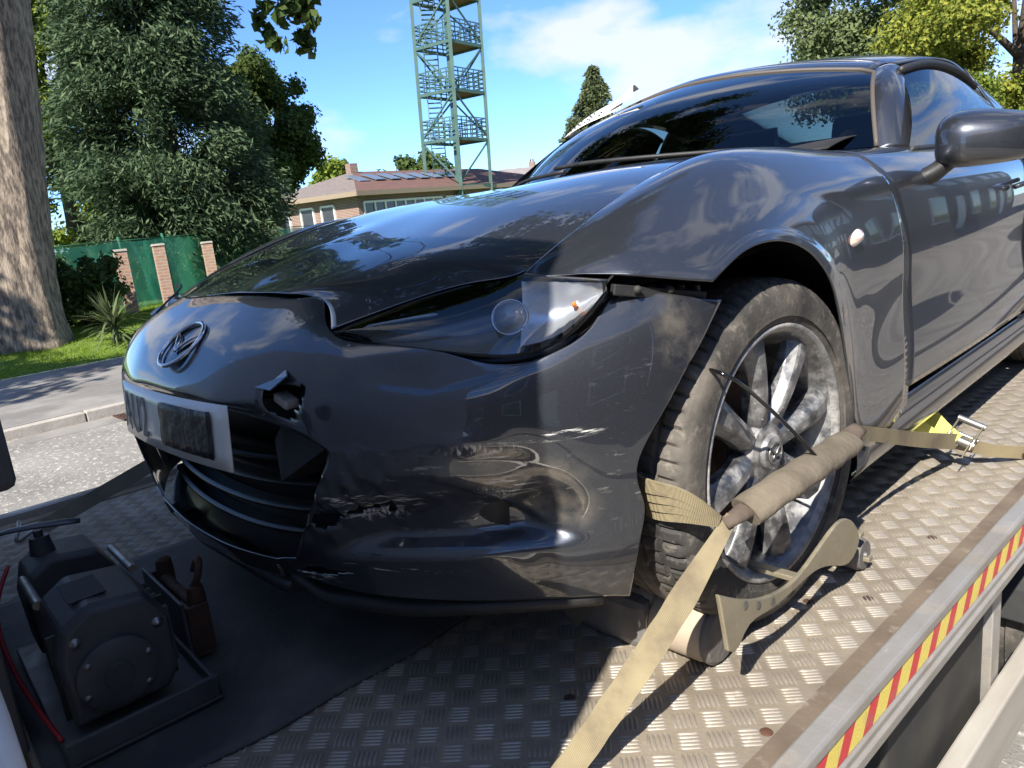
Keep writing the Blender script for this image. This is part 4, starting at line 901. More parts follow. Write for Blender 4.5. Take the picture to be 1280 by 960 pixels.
# ---- wheels
def wheel_proto():
    w = bpy.data.objects.new('wheel', None); link(w); w.parent = car
    # tyre, axis along +x (outer face +x). profile from inner bead to outer bead
    pr = [(.218, -.088), (.235, -.100), (.262, -.106), (.285, -.104), (.298, -.096), (.3045, -.082), (.3065, -.068), (.3070, -.062), (.2995, -.060), (.2995, -.052), (.3075, -.050), (.308, -.026), (.3005, -.024), (.3005, -.016), (.3085, -.014), (.3085, .014), (.3005, .016), (.3005, .024), (.308, .026), (.3075, .050), (.2995, .052), (.2995, .060), (.3070, .062), (.3065, .070), (.3045, .083), (.3015, .089), (.297, .094), (.294, .0975), (.290, .099), (.288, .1015), (.278, .1045), (.262, .106), (.250, .1045), (.2415, .1045), (.2415, .1015), (.232, .099), (.2245, .095), (.2225, .088)]
    na = 72*5; vs = np.zeros((na, len(pr), 3)); pa = np.array(pr)
    for i in range(na):
        ph = i % 5; a0 = 2*math.pi*i/na
        tread = (np.abs(pa[:, 1]) > .027) & (pa[:, 0] > .300) & (np.abs(pa[:, 1]) < .09)
        rad = pa[:, 0]-np.where(tread & (ph == 0), .0058, 0); a = a0+np.where(np.abs(pa[:, 1]) < .1, .35*np.abs(pa[:, 1]), 0)
        if i % 10 == 5: rad = rad-np.where((pa[:, 1] > .083) & (pa[:, 1] < .0985), .0025, 0)
        vs[i, :, 0] = pa[:, 1]; vs[i, :, 1] = rad*np.cos(a); vs[i, :, 2] = rad*np.sin(a)
    m_ = len(pr); f = [(i*m_+k, i*m_+k+1, ((i+1) % na)*m_+k+1, ((i+1) % na)*m_+k) for i in range(na) for k in range(m_-1)]
    mesh('tyre', vs.reshape(-1, 3), f, rubber, w, True, autos=40)
    q = MB(); q.lathe([(.222, -.09), (.205, -.08), (.195, -.03), (.197, .05), (.206, .075), (.214, .088)], (0, 0, 0), (1, 0, 0), 80); rim = q.build('rim', rimm, w, smooth=True)
    q = MB(); q.lathe([(.214, .088), (.2185, .0965), (.2235, .1005), (.2285, .100), (.2295, .096), (.226, .088)], (0, 0, 0), (1, 0, 0), 96); q.build('rim_lip', rimlip, rim, smooth=True)
    # one spoke pointing +z: faceted, narrow waist at hub, broad at rim, with ridge and a chamfered flank
    sec = []
    for r, hw, xf, xb in ((.040, .024, .070, .030), (.060, .022, .078, .035), (.085, .021, .083, .045), (.12, .022, .087, .051), (.155, .0255, .089, .053), (.185, .030, .089, .053), (.206, .034, .086, .054), (.214, .039, .080, .054)):
        sec.append([(xb, -hw*1.05, r), (xf-.018, -hw*1.05, r), (xf-.003, -hw*.62, r), (xf, -hw*.45, r), (xf-.001, hw*.30, r), (xf-.014, hw*1.02, r), (xb, hw*1.05, r)])
    n_ = 7; f = [(i*n_+k, i*n_+k+1, (i+1)*n_+k+1, (i+1)*n_+k) for i in range(len(sec)-1) for k in range(n_-1)]+[tuple(range(n_))]
    f += [((i+1)*n_, (i+1)*n_+n_-1, i*n_+n_-1, i*n_) for i in range(len(sec)-1)]
    s0 = None
    for k in range(8):
        if s0 is None:
            qq = MB(); qq.add(np.array(sec).reshape(-1, 3), f); s0 = qq.build('spoke', rimm, rim, bevel=.0025); sp = s0
        else: sp = s0.copy(); link(sp)
        sp.rotation_euler = (2*math.pi*k/8+.18, 0, 0)
    q = MB(); q.lathe([(.058, .03), (.060, .064), (.052, .074), (.044, .076), (.034, .078), (.033, .082), (.030, .086), (.0, .088)], (0, 0, 0), (1, 0, 0), 40); hub = q.build('hub', rimm, w, smooth=True, autos=30)
    q = MB(); q.tube([(.0885, .021*math.cos(a), .018*math.sin(a)) for a in np.linspace(0, 2*math.pi, 28, endpoint=False)], .0024, 6, closed=True)
    for s_ in (-1, 1): q.tube(curve(np.array([(.089, 0, -.005), (.089, s_*.008, .005), (.089, s_*.016, .010)]), 8), .0018, 6); q.tube(curve(np.array([(.089, s_*.004, -.002), (.089, s_*.011, -.009), (.089, s_*.017, -.007)]), 8), .0015, 6)
    q.build('centre_emblem', satin, hub, smooth=True)
    for k in range(4):
        a = math.pi/4+k*math.pi/2; y, z = .05*math.cos(a), .05*math.sin(a)
        q = MB(); q.lathe([(.0, .070), (.009, .070), (.0105, .062), (.0105, .04)], (0, y, z), (1, 0, 0), 6); q.build('wheel_nut', satin, hub)
    q = MB(); q.lathe([(.06, .012), (.132, .012), (.134, .008), (.134, -.004), (.132, -.008), (.06, -.008)], (0, 0, 0), (1, 0, 0), 60); q.lathe([(.07, .035), (.075, .012)], (0, 0, 0), (1, 0, 0), 40); q.build('brake_disc', disc_rust, w, smooth=True, autos=30)
    q = MB(); q.tube([(.0, .125*math.cos(a), .125*math.sin(a)) for a in np.linspace(2.4, 3.7, 12)], .032, 10, sq=.9); q.build('brake_caliper', darkm, w, smooth=True)
    return w
W0 = wheel_proto(); W0.location = (.7475, 0, .3242); W0.rotation_euler = (.0, 0, -.0414)
for i, (x, y, z, r_) in enumerate(((-.7475, 0, .308, math.pi), (.7475, 2.31, .308, 0), (-.7475, 2.31, .308, math.pi))):
    w = copy_tree(W0, car); w.location = (x, y, z); w.rotation_euler = (0, 0, r_)
# ================================================================ paper sheet on the screen, loose cable
pc_ = mat('paper_white', (.80, .79, .76), (.70, .69, .66), scale=8, rough=.8)
pp = [ws(u_, v_)+np.array([0, -.012, .014]) for u_, v_ in ((-.80, .80), (-.44, .97), (-.34, .80), (-.70, .58))]
def pq(a, b, lift=0.0): # a across, b along the pillar
    p = (pp[0]*(1-b)+pp[1]*b)*(1-a)+(pp[3]*(1-b)+pp[2]*b)*a; return p+np.array([0, -.5, .8])*lift+np.array([0, 0, .022*(1-a)])
G_ = np.array([[pq(a, b, .006*math.sin(b*5)+.022*b*b*(1-a)) for b in np.linspace(0, 1, 16)] for a in np.linspace(0, 1, 6)])
sheet = surf('paper_sheet', G_, pc_, None, inside=(0, 2, .6), solid=.0012); tag(sheet, 'folded white paper sheet with dark print on the windscreen edge', 'paper')
q = MB()
rr = random.Random(4)
for k in range(7):
    b = .08+.085*k
    for a in (.25, .5, .72):
        if rr.random() < .8: p = pq(a, b, .006*math.sin(b*5)+.022*b*b*(1-a)+.003); q.beam(p, p+(pq(a+.13, b+.03)-pq(a, b)), .007, .001, up=(0, -.5, .8))
q.build('print', mat('print_ink', (.04, .04, .05), rough=.8), sheet)
G_ = np.array([[pq(.1+.8*a, .80+.42*b, .006+.03*b*math.sin(a*3.1)) for b in np.linspace(0, 1, 8)] for a in np.linspace(0, 1, 8)]); surf('folded_corner', G_, pc_, sheet, inside=(0, 2, .6), solid=.0012)
q = MB(); q.tube(curve(np.array([un(868, 458, X=.80), un(905, 468, X=.865), un(950, 500, X=.88), un(990, 538, X=.90), un(1028, 580, X=.925)]), 30), .0032, 8); o = q.build('cable_tie', gloss_black, None, smooth=True); tag(o, 'thin black cable tie hanging across the wheel spokes', 'cable tie')
# ================================================================ wheel skate under the near front wheel
sk = thing('wheel_skate', 'zinc plated wheel skate with fat grey rollers under the front wheel', 'wheel skate', (.78, .02, 0))
def L(p): return np.array(p)-np.array((.78, .02, 0))
# side plate: curved cheek from the front roller up and round to the rear roller
pl_px = [(862, 790), (880, 760), (893, 742), (925, 748), (955, 744), (990, 722), (1015, 690), (1035, 662), (1050, 648), (1064, 655), (1069, 675), (1062, 695), (1040, 706), (1015, 712), (985, 738), (950, 765), (925, 790), (915, 812), (905, 812)]
poly = [un(px, py, X=.905) for px, py in pl_px[2:]]; poly = curve(np.array([(p[1], p[2]) for p in poly]), 60); poly = [tuple(p) for p in poly]
q = MB(); q.prism([(a-.02, max(b, .012)) for a, b in poly], .125, .133, 0); ckk = q.build('cheek_plate', zinc, sk, bevel=.002)
for k, (px, py) in enumerate([(932, 757), (948, 757), (966, 752)]):
    p = L(un(px, py, X=.913)); q = MB(); q.lathe([(.0, .0012), (.006, .0012), (.0075, 0)], p, (1, 0, 0), 14); q.build('rivet', satin, ckk, smooth=True)
q = MB(); q.prism([(a-.02, max(b, .012)) for a, b in poly], -.16, -.152, 0); q.build('cheek_plate', zinc, sk, bevel=.002)
fr0 = L(un(903, 797, Z=.05)); 
for yr, rad, xs_r in ((fr0[1], .055, ((-.15, -.075), (-.070, fr0[0]-.012))), (.236, .034, ((-.13, .035), (.045, .112)))):
    for x0_, x1_ in xs_r:
        q = MB(); q.lathe([(0, x0_), (rad*.92, x0_), (rad, x0_+.008), (rad, x1_-.012), (rad*.86, x1_), (0, x1_)], (0, yr, rad+.001), (1, 0, 0), 36); q.build('roller', roll_sunlit if rad > .05 else rollm, sk, smooth=True, autos=35)
    if rad > .05: q = MB(); q.lathe([(0, .0), (rad*.985, .0), (rad*.985, .006), (rad*.84, .013), (0, .013)], (fr0[0]-.0115, yr, rad+.001), (1, 0, 0), 36); q.build('roller_end', rollm, sk, smooth=True, autos=35)
    q = MB(); q.cyl((-.17, yr, rad), (xs_r[1][1]+.006, yr, rad), .010, 12); q.build('axle', satin, sk, smooth=True, autos=40)
ptop = sorted(set((round(a-.02, 4), round(max(b, .012), 4)) for a, b in poly))
for k, y in enumerate((-.09, .09, .14, .19, .235)):
    zs_ = [b for a, b in ptop if abs(a-y) < .06]; zz = .8*min(zs_)+.2*max(zs_) if zs_ else .03; q = MB(); q.beam((-.155, y, zz), (.124, y, zz), .02, .010); q.build('cross_bar', zinc, sk, bevel=.002)
q = MB(); q.bx(-.155, fr0[0]+.01, fr0[1]-.005, fr0[1]+.07, .104, .110); q.bx(fr0[0]+.004, fr0[0]+.010, fr0[1]-.005, fr0[1]+.07, .045, .1035); q.build('front_plate', zinc, sk, bevel=.002)
bl_ = MB(); ctr = un(785, 765, Z=.05); bl_.box((ctr[0]-.02, ctr[1]+.02, .05), (.16, .10, .10)); o = bl_.build('wheel_chock', mat('chock_grey', (.10, .095, .09), (.16, .15, .14), scale=12, rough=.9, bump=.3), None, bevel=.018); tag(o, 'scuffed dark grey block on the deck in front of the wheel', 'wheel chock')
# ================================================================ tie-down strap
st = thing('tie_down_strap', 'frayed yellow webbing tie-down strap with canvas sleeve over the front wheel', 'strap', (.87, .02, 0))
def Ls(p): return np.array(p)-np.array((.87, .02, 0))
knot = un(911, 652, X=.895); se = un(1069, 540, X=.905); s0_ = un(932, 640, X=.90); s1_ = un(1060, 552, X=.91)
end = un(690, 990, Z=.015); wd_ = np.array([.75, .60, .05])
pth = [Ls(knot*(1-k)+end*k+np.array([0, 0, -.012*math.sin(k*math.pi)])) for k in np.linspace(-.02, 1, 30)]
ext = pth[-1]+(pth[-1]-pth[-2])*np.arange(1, 8)[:, None]*1.0; 
q = MB(); q.ribbon(np.array(pth), np.array([CR*.97+CU*(.35+.22*math.sin(k_*.45)) for k_ in range(30)]), np.concatenate([np.linspace(.018, .036, 8), np.full(22, .038)+.0012*np.sin(np.arange(22)*1.7)]), .0035); q.build('lower_webbing', webb, st, smooth=True, autos=50)
sl_p = curve(np.array([Ls(s0_), Ls(un(965, 617, X=.915)), Ls(un(1010, 587, X=.92)), Ls(s1_)]), 24)
rs_ = .0285+.0012*np.sin(np.arange(24)*1.3); q = MB(); q.tube(sl_p, rs_, 18, sq=.62); q.build('canvas_sleeve', sleevem, st, smooth=True, autos=60)
q = MB(); q.tube(curve(np.array([Ls(knot)+(-.004, -.006, -.002), Ls(un(920, 646, X=.90)), Ls(s0_)+(0, .006, .003), sl_p[3]]), 12), np.linspace(.012, .021, 12), 14, sq=.6); q.build('sleeve_end', sleeve2, st, smooth=True)
q = MB(); q.tube(curve(np.array([sl_p[-3], Ls(se)+(-.0, -.012, 0), Ls(se)+(.002, .012, .004)]), 8), np.linspace(.0225, .015, 8), 14, sq=.6); q.build('sleeve_end', sleeve2, st, smooth=True)
# gathered webbing round the tyre tread
for k in range(4):
    a_, b_ = un(812+k*3, 608+k*11, X=.80), un(898, 648+k*2, X=.885); m1 = un(845+k*2, 616+k*10, X=.845)
    q = MB(); q.ribbon(curve(np.array([Ls(a_)+(-.05, .02, 0), Ls(a_), Ls(m1), Ls(b_)]), 16), np.array([.15, -.1, 1]), np.linspace(.026, .012, 16), .005); q.build('gathered_webbing', webb, st, smooth=True, autos=50)
# strap back to the ratchet and its anchor
rt = un(1196, 552, Z=.085); an = un(1285, 566, Z=.02)
q = MB(); q.ribbon(curve(np.array([Ls(se), Ls(un(1110, 545, X=.885)), Ls(un(1155, 550, X=.875)), Ls(rt)]), 20), np.array([.1, .12, 1]), np.linspace(.026, .042, 20), .003); q.build('rear_webbing', webb, st, smooth=True, autos=50)
q = MB(); q.ribbon(np.array([Ls(rt)+(.0, .02, -.01), Ls(an)*.5+Ls(rt)*.5+(0, 0, -.01), Ls(an)]), np.array([.3, .1, 1]), .036, .003); q.build('anchor_webbing', webb, st, smooth=True, autos=50)
tp = [un(1193, 552, Z=.09), un(1170, 530, Z=.115), un(1150, 512, Z=.15), un(1140, 522, Z=.14), un(1165, 548, Z=.09)]
q = MB(); q.ribbon(curve(np.array([Ls(p) for p in tp]), 24), np.array([.75, .1, .6]), .050, .004); q.build('yellow_tail', yelstrap, st, smooth=True, autos=50)
rt_o = bpy.data.objects.new('ratchet_buckle', None); link(rt_o); rt_o.parent = st; rt_o.location = Ls(rt)+(.005, .0, -.002); rt_o.rotation_euler = (.1, .35, .05)
for s_ in (-1, 1):
    q = MB(); q.prism([(-.05, -.012), (.055, -.010), (.075, .0), (.06, .014), (.01, .020), (-.045, .010)], s_*.024-.0015, s_*.024+.0015, 0); q.build('frame_plate', zinc, rt_o, bevel=.001)
    q = MB(); q.prism([(-.02, .0), (.0, .024), (.04, .034), (.085, .032), (.088, .022), (.045, .018), (.02, .008)], s_*.029-.0015, s_*.029+.0015, 0); q.build('handle_plate', zinc, rt_o, bevel=.001)
q = MB(); q.cyl((-.034, 0, .006), (.034, 0, .006), .011, 16); q.cyl((-.034, .05, .0), (.034, .05, .0), .006, 12); q.build('spindle', satin, rt_o, smooth=True, autos=40)
q = MB(); q.cyl((-.034, .083, .027), (.034, .083, .027), .009, 12); q.build('handle_bar', satin, rt_o, smooth=True, autos=40)
q = MB(); q.tube(curve(np.array([Ls(an)+(0, -.03, .012), Ls(an), Ls(an)+(.01, .03, -.006), Ls(an)+(.02, .04, -.02)]), 12), .005, 8); q.build('anchor_hook', zinc, st, smooth=True)
# far-side strap with its hook on the deck
f2 = thing('far_tie_down_strap', 'dull grey webbing strap running along the far deck rail to a hook', 'strap', tuple(un(40, 670, Z=.01)))
def Lf(p): return np.array(p)-np.array(f2.location)
pa_, pb_ = un(45, 664, Z=.02), un(170, 592, X=-.86)
w2 = mat('dull_webbing', (.16, .15, .12), (.22, .20, .16), scale=12, rough=.9)
q = MB(); q.ribbon(np.array([Lf(pa_*(1-k)+pb_*k) for k in np.linspace(0, 1.5, 12)]), CU, .042, .003); q.build('webbing', w2, f2, smooth=True, autos=50)
q = MB(); q.tube(curve(np.array([Lf(un(52, 655, Z=.03)), Lf(un(35, 668, Z=.015)), Lf(un(20, 676, Z=.01)), Lf(un(22, 665, Z=.03)), Lf(un(24, 652, Z=.05))]), 16), .006, 8); q.build('hook', satin, f2, smooth=True)
# ================================================================ surroundings
brick = mat('red_brick', (.15, .062, .045), (.20, .085, .06), scale=1.5, rough=.9)
def brickify(m, sc):
    t = m.node_tree; b = t.nodes[m['b']]; src = t.nodes[m['src']].outputs['Object']
    # run the courses along whichever wall direction the face has
    s_ = N(t, 'ShaderNodeSeparateXYZ'); t.links.new(src, s_.inputs[0]); a = N(t, 'ShaderNodeMath', operation='ADD'); t.links.new(s_.outputs[0], a.inputs[0]); t.links.new(s_.outputs[1], a.inputs[1])
    c_ = N(t, 'ShaderNodeCombineXYZ'); t.links.new(a.outputs[0], c_.inputs[0]); t.links.new(s_.outputs[2], c_.inputs[1])
    br_ = N(t, 'ShaderNodeTexBrick', i_Scale=sc); br_.inputs['Mortar Size'].default_value = .012; br_.inputs['Brick Width'].default_value = .225; br_.inputs['Row Height'].default_value = .075
    t.links.new(c_.outputs[0], br_.inputs[0])
    mx = N(t, 'ShaderNodeMixRGB'); t.links.new(br_.outputs['Fac'], mx.inputs[0]); old = b.inputs['Base Color'].links[0].from_socket
    t.links.new(old, mx.inputs[1]); mx.inputs[2].default_value = (.36, .32, .27, 1); t.links.new(mx.outputs[0], b.inputs['Base Color'])
    bp = N(t, 'ShaderNodeBump', i_Strength=.5, i_Distance=.01, invert=True); t.links.new(br_.outputs['Fac'], bp.inputs['Height']); t.links.new(bp.outputs[0], b.inputs['Normal'])
brickify(brick, 1.0)
pierm = mat('pier_brick', (.34, .17, .11), (.44, .25, .17), scale=6, rough=.9); brickify(pierm, 1.0)
roof_red = mat('roof_red', (.14, .068, .05), (.10, .055, .045), scale=2, rough=.85, stretch=(1, 1, 6)); roof_grey = mat('roof_grey', (.13, .105, .09), (.18, .15, .13), scale=1.6, rough=.85, stretch=(3, 3, 1))
slate = mat('slate', (.17, .15, .145), (.23, .20, .185), scale=1, rough=.8); render_m = mat('cream_render', (.55, .47, .38), (.48, .41, .33), scale=.8, rough=.9)
fasc_m = mat('fascia_tan', (.26, .20, .14), rough=.8); winw = mat('window_white', (.72, .71, .68), rough=.5); pane = mat('window_pane', (.03, .035, .04), (.07, .07, .075), scale=.7, rough=.06)
bark = mat('plane_bark', (.30, .24, .18), (.10, .08, .065), scale=5.5, rough=.95, stretch=(3.0, 3.0, .9), bump=1.0, bscale=14, detail=14, ramp=(.40, .58))
over(bark, (.40, .33, .25), noise_mask(2.2, .52, .66, stretch=(2, 2, .6), amt=.7))
bark2 = mat('dark_bark', (.06, .045, .035), (.10, .08, .06), scale=6, rough=.95, bump=.6)
L_con = leafmat('conifer_leaves', (.028, .056, .026), (.115, .165, .080), .2)
L_con2 = leafmat('fir_leaves', (.055, .075, .030), (.14, .16, .07), .2)
L_pl = leafmat('plane_leaves', (.030, .060, .014), (.085, .125, .030), .35)
L_lt = leafmat('light_leaves', (.11, .17, .025), (.26, .31, .05), .42)
L_md = leafmat('mid_leaves', (.045, .085, .020), (.11, .145, .035), .35)
L_yel = leafmat('yellowing_leaves', (.14, .19, .03), (.36, .36, .06), .42)
L_gr = leafmat('grey_green_leaves', (.10, .14, .055), (.21, .25, .11), .38)
L_cord = leafmat('strap_leaves', (.05, .085, .030), (.16, .19, .085), .25)
L_grass = leafmat('grass_blades', (.13, .23, .018), (.28, .37, .04), .48)
def leaves(P, Nn, ln, wd, rs, jit=.35):
    """diamond leaves at points P, roughly facing normals Nn"""
    n = len(P); Nn = Nn/(np.linalg.norm(Nn, axis=1)[:, None]+1e-9); R_ = rs.normal(size=(n, 3)); A = np.cross(Nn, R_); A /= np.linalg.norm(A, axis=1)[:, None]+1e-9; B = np.cross(Nn, A)
    l = (ln*rs.uniform(1-jit, 1+jit, n))[:, None]; w = (wd*rs.uniform(1-jit, 1+jit, n))[:, None]
    V = np.stack([P-A*l*.5, P+B*w*.5+A*l*.05+Nn*w*.18, P+A*l*.5, P-B*w*.5+A*l*.05+Nn*w*.18], 1)
    return V.reshape(-1, 3), np.arange(4*n).reshape(-1, 4)
def crown_points(clumps, n, rs, shell=.45, up=.35):
    C_ = np.array([c[0] for c in clumps], float); R_ = np.array([c[1] if np.ndim(c[1]) else (c[1],)*3 for c in clumps], float)
    wgt = (R_.prod(1))**(.67); k = rs.choice(len(C_), n, p=wgt/wgt.sum())
    d = rs.normal(size=(n, 3)); d /= np.linalg.norm(d, axis=1)[:, None]
    r = rs.uniform(0, 1, n)**shell
    P = C_[k]+d*r[:, None]*R_[k]*rs.uniform(.7, 1.35, n)[:, None]
    Nn = d+rs.normal(size=(n, 3))*.55+np.array([0, 0, up])
    return P, Nn
def tree(name, label, cat, base, trunk_h, trunk_r, clumps, n, ln, wd, lm_, bk, seed, group=None, lean=(0, 0), shell=.45):
    rs = np.random.RandomState(seed); t_ = thing(name, label, cat, tuple(base), 0, group)
    q = MB(); top = np.array([lean[0], lean[1], trunk_h]); pts = [np.array([0, 0, -.2])]+[top*k+np.array([math.sin(k*5+seed)*.06, math.cos(k*4+seed)*.06, 0])*trunk_h*.12 for k in np.linspace(.02, 1, 7)]
    q.tube(np.array(pts), np.concatenate([[trunk_r*1.45, trunk_r*1.25], np.linspace(trunk_r, trunk_r*.45, 6)]), 12)
    for c_, r_ in clumps[::max(1, len(clumps)//14)]:
        c_ = np.array(c_, float); s0 = top*rs.uniform(.55, 1.0); mid = (s0+c_)/2+np.array([0, 0, .1])*trunk_h*.2
        q.tube(curve(np.array([s0, mid, c_]), 8), np.linspace(trunk_r*.35, trunk_r*.06, 8), 7)
    q.build('trunk', bk, t_, smooth=True)
    P, Nn = crown_points(clumps, n, rs, shell); V, F = leaves(P, Nn, ln, wd, rs)
    fastmesh('crown', V, F, lm_, t_); return t_
def blobs(c, rad, k, rs, cr, squash=1.0, hollow=.55):
    """clump centres spread through an ellipsoid, denser to the outside"""
    out = []
    k = int(k*1.8); cr = cr*.72
    for _ in range(k):
        d = rs.normal(size=3); d /= np.linalg.norm(d); r = rs.uniform(hollow**3, 1)**(1/3)*rs.uniform(.85, 1.14)
        out.append((np.array(c)+d*r*np.array(rad), np.array((1, 1, squash))*cr*rs.uniform(.6, 1.35)))
    return out
def gz(p, z=None): return np.array([p[0], p[1], lawn_z(p[0]) if z is None else z])
# ---- plane tree at the left edge, its crown above the picture and one branch hanging in
b0 = ud(85, 412, 16.3); b0 = b0-np.array([.22, .975, 0])*.80; b0[2] = lawn_z(b0[0])-.05; pt = thing('plane_tree', 'big old tree with thick grey bark trunk at the left edge of the lawn', 'tree', tuple(b0))
na, nh = 56, 46; hs = np.concatenate([np.linspace(-.15, 1.6, 26), np.linspace(1.7, 8.5, 20)]); G_ = np.zeros((nh, na+1, 3)); rs = np.random.RandomState(8); ph = rs.uniform(0, 6.28, 8)
for i, h in enumerate(hs):
    for j in range(na+1):
        a = 2*math.pi*j/na; fl = math.exp(-max(h, 0)/.6)
        r = .68-.012*h+.20*fl*(1+.30*math.sin(3*a+ph[0])+.22*math.sin(5*a+ph[1]))+.030*math.sin(4*a+ph[2]+h*.5)+.020*math.sin(9*a+ph[3]+h*.9)+.012*math.sin(17*a+ph[4]-h*1.7)+.010*math.sin(h*7+a*6)
        G_[i, j] = (r*math.cos(a), r*math.sin(a)+.13*max(h, 0), h)
surf('trunk', G_, bark, pt, inside=(0, .3, 2), solid=0)
rs = np.random.RandomState(21); cl = blobs((8.4, 1.4, 10.4), (6.2, 5.5, 2.0), 70, rs, 1.1, .7, .3)
q = MB()
for c_, r_ in cl[::4]: s0 = np.array([0, .8, rs.uniform(6.5, 8.3)]); q.tube(curve(np.array([s0, (s0+c_)/2+(0, 0, .5), c_]), 9), np.linspace(.22, .03, 9), 8)
q.build('limbs', bark, pt, smooth=True)
P, Nn = crown_points(cl, 60000, rs); V, F = leaves(P, Nn, .19, .16, rs); fastmesh('crown', V, F, L_pl, pt)
hb = [ud(330, -60, 9.2), ud(345, -10, 9.1), ud(352, 18, 9.0)]; hb2 = [ud(392, -70, 9.2), ud(385, -15, 9.1), ud(375, 30, 9.0)]
q = MB()
for h_ in (hb, hb2): q.tube(curve(np.array([np.array([.4, 1.2, 7.8]), (h_[0]-b0)+(-1.0, 0, 1.8)]+[p-b0 for p in h_]), 18), np.linspace(.06, .006, 18), 7)
q.build('hanging_branch', bark2, pt, smooth=True)
cl2 = [(ud(px, py, 9.0+.2*math.sin(px))-b0, (.10, .10, .10)) for px, py in ((322, 22), (335, 45), (345, 55), (350, 22), (362, 8), (372, 20), (380, 5), (388, 25), (378, 45), (384, 58), (368, -5), (355, -12), (392, -10), (330, 8), (338, -20), (370, -40))]
P, Nn = crown_points(cl2, 420, np.random.RandomState(4), .8, .1); V, F = leaves(P, Nn, .13, .11, np.random.RandomState(5)); fastmesh('hanging_leaves', V, F, L_pl, pt)
# ---- tall dense conifer behind the fence
def conifer(name, label, base, h, r, n, lm_, seed, ln, wd, z0=.3, cl_r=.75, tip=.9, group=None, nclump=300):
    rs = np.random.RandomState(seed); t_ = thing(name, label, 'tree', tuple(base), 0, group)
    q = MB(); q.tube([(0, 0, -.2), (0, 0, h*.5), (0, 0, h*.97)], [.05*h**.8, .03*h**.8, .02], 10); q.build('trunk', bark2, t_, smooth=True)
    cl = []
    for _ in range(nclump):
        k = rs.uniform(0, 1)**.85; z = z0+(h-z0)*k; rr = r*(1-k)**tip*(min(1, .70+k*3)) *rs.uniform(.12, 1.1)**.6; a = rs.uniform(0, 2*math.pi)
        cl.append((np.array([rr*math.cos(a), rr*math.sin(a), z-.15*rr]), np.array((1, 1, .75))*cl_r*rs.uniform(.55, 1.25)*(1-.6*k)))
    C_ = np.array([c[0] for c in cl]); R_ = np.array([c[1] for c in cl]); w = R_.prod(1)**.67; k = rs.choice(len(cl), n, p=w/w.sum())
    d = rs.normal(size=(n, 3)); d /= np.linalg.norm(d, axis=1)[:, None]; P = C_[k]+d*(rs.uniform(0, 1, n)**.45)[:, None]*R_[k]
    # sprays point outwards and droop
    out = P*np.array([1, 1, 0]); out /= np.linalg.norm(out, axis=1)[:, None]+1e-6
    A = out*.9+rs.normal(size=(n, 3))*.55+np.array([0, 0, -.35]); A /= np.linalg.norm(A, axis=1)[:, None]; Bv = np.cross(A, rs.normal(size=(n, 3))); Bv /= np.linalg.norm(Bv, axis=1)[:, None]
    l = (ln*rs.uniform(.5, 1.4, n))[:, None]; w_ = (wd*rs.uniform(.6, 1.3, n))[:, None]
    V = np.stack([P-A*l*.5, P+Bv*w_*.5, P+A*l*.5, P-Bv*w_*.5], 1).reshape(-1, 3); fastmesh('crown', V, np.arange(4*n).reshape(-1, 4), lm_, t_); return t_
cb_ = gz(ud(222, 250, 24.5)); conifer('conifer_tree', 'huge dark blue-green conifer with drooping foliage behind the green fence', cb_, 15.5, 3.0, 170000, L_con, 31, .24, .055, z0=.1, cl_r=.95, tip=.55, nclump=700)
p = gz(ud(748, 180, 62)); conifer('conifer_tree', 'lone pointed fir tree standing beside the windscreen against the sky', p, 11.6, 6.2, 42000, L_con2, 33, .42, .14, z0=.6, cl_r=1.15, tip=1.0, nclump=260)
# ---- broadleaf trees
rs = np.random.RandomState(41); p = gz(ud(338, 200, 31)); tree('broadleaf_tree', 'mid green leafy tree just right of the big conifer', 'tree', p, 5.0, .22, blobs((0, 0, 5.6), (1.7, 1.9, 2.4), 52, rs, .6), 40000, .16, .12, L_md, bark2, 41)
rs = np.random.RandomState(42); p = gz(ud(72, 200, 27)); tree('broadleaf_tree', 'sunlit yellow-green tree between the thick trunk and the conifer', 'tree', p, 6, .25, blobs((0, 0, 5.5), (1.9, 2.2, 6.0), 60, rs, .8), 45000, .15, .11, L_lt, bark2, 42)
rs = np.random.RandomState(43); p = gz(ud(420, 215, 58)); tree('broadleaf_tree', 'small pale green tree rising above the brick building roof', 'tree', p, 4.5, .2, blobs((0, 0, 4.7), (1.7, 1.7, 1.7), 22, rs, .75), 5000, .36, .28, L_lt, bark2, 43)
rs = np.random.RandomState(44); p = gz(ud(515, 215, 66)); tree('broadleaf_tree', 'olive green tree showing behind the lattice tower', 'tree', p, 4.5, .25, blobs((0, 0, 4.6), (3.2, 3.2, 2.4), 36, rs, .95), 9000, .40, .30, L_md, bark2, 44)
rs = np.random.RandomState(45); p = gz(ud(1110, 100, 33)); tree('broadleaf_tree', 'large grey-green tree behind the car roof', 'tree', p, 6, .4, blobs((0, 0, 7.4), (3.6, 3.4, 4.2), 70, rs, 1.1), 60000, .17, .12, L_gr, bark2, 45)
rs = np.random.RandomState(46); p = gz(ud(1275, 100, 26), -.9); tree('broadleaf_tree', 'big yellowing tree at the right edge behind the mirror', 'tree', p, 5, .35, blobs((0, 0, 5.2), (3.3, 3.0, 4.4), 80, rs, .85), 80000, .13, .095, L_yel, bark2, 46)
rs = np.random.RandomState(47); p = gz(ud(1175, 125, 22), -.9); tree('round_bush', 'rounded yellow-green bush rising behind the car roof line', 'bush', p, 2.0, .15, blobs((0, 0, 2.5), (1.55, 1.4, 1.5), 44, rs, .42), 34000, .09, .065, L_lt, bark2, 47)
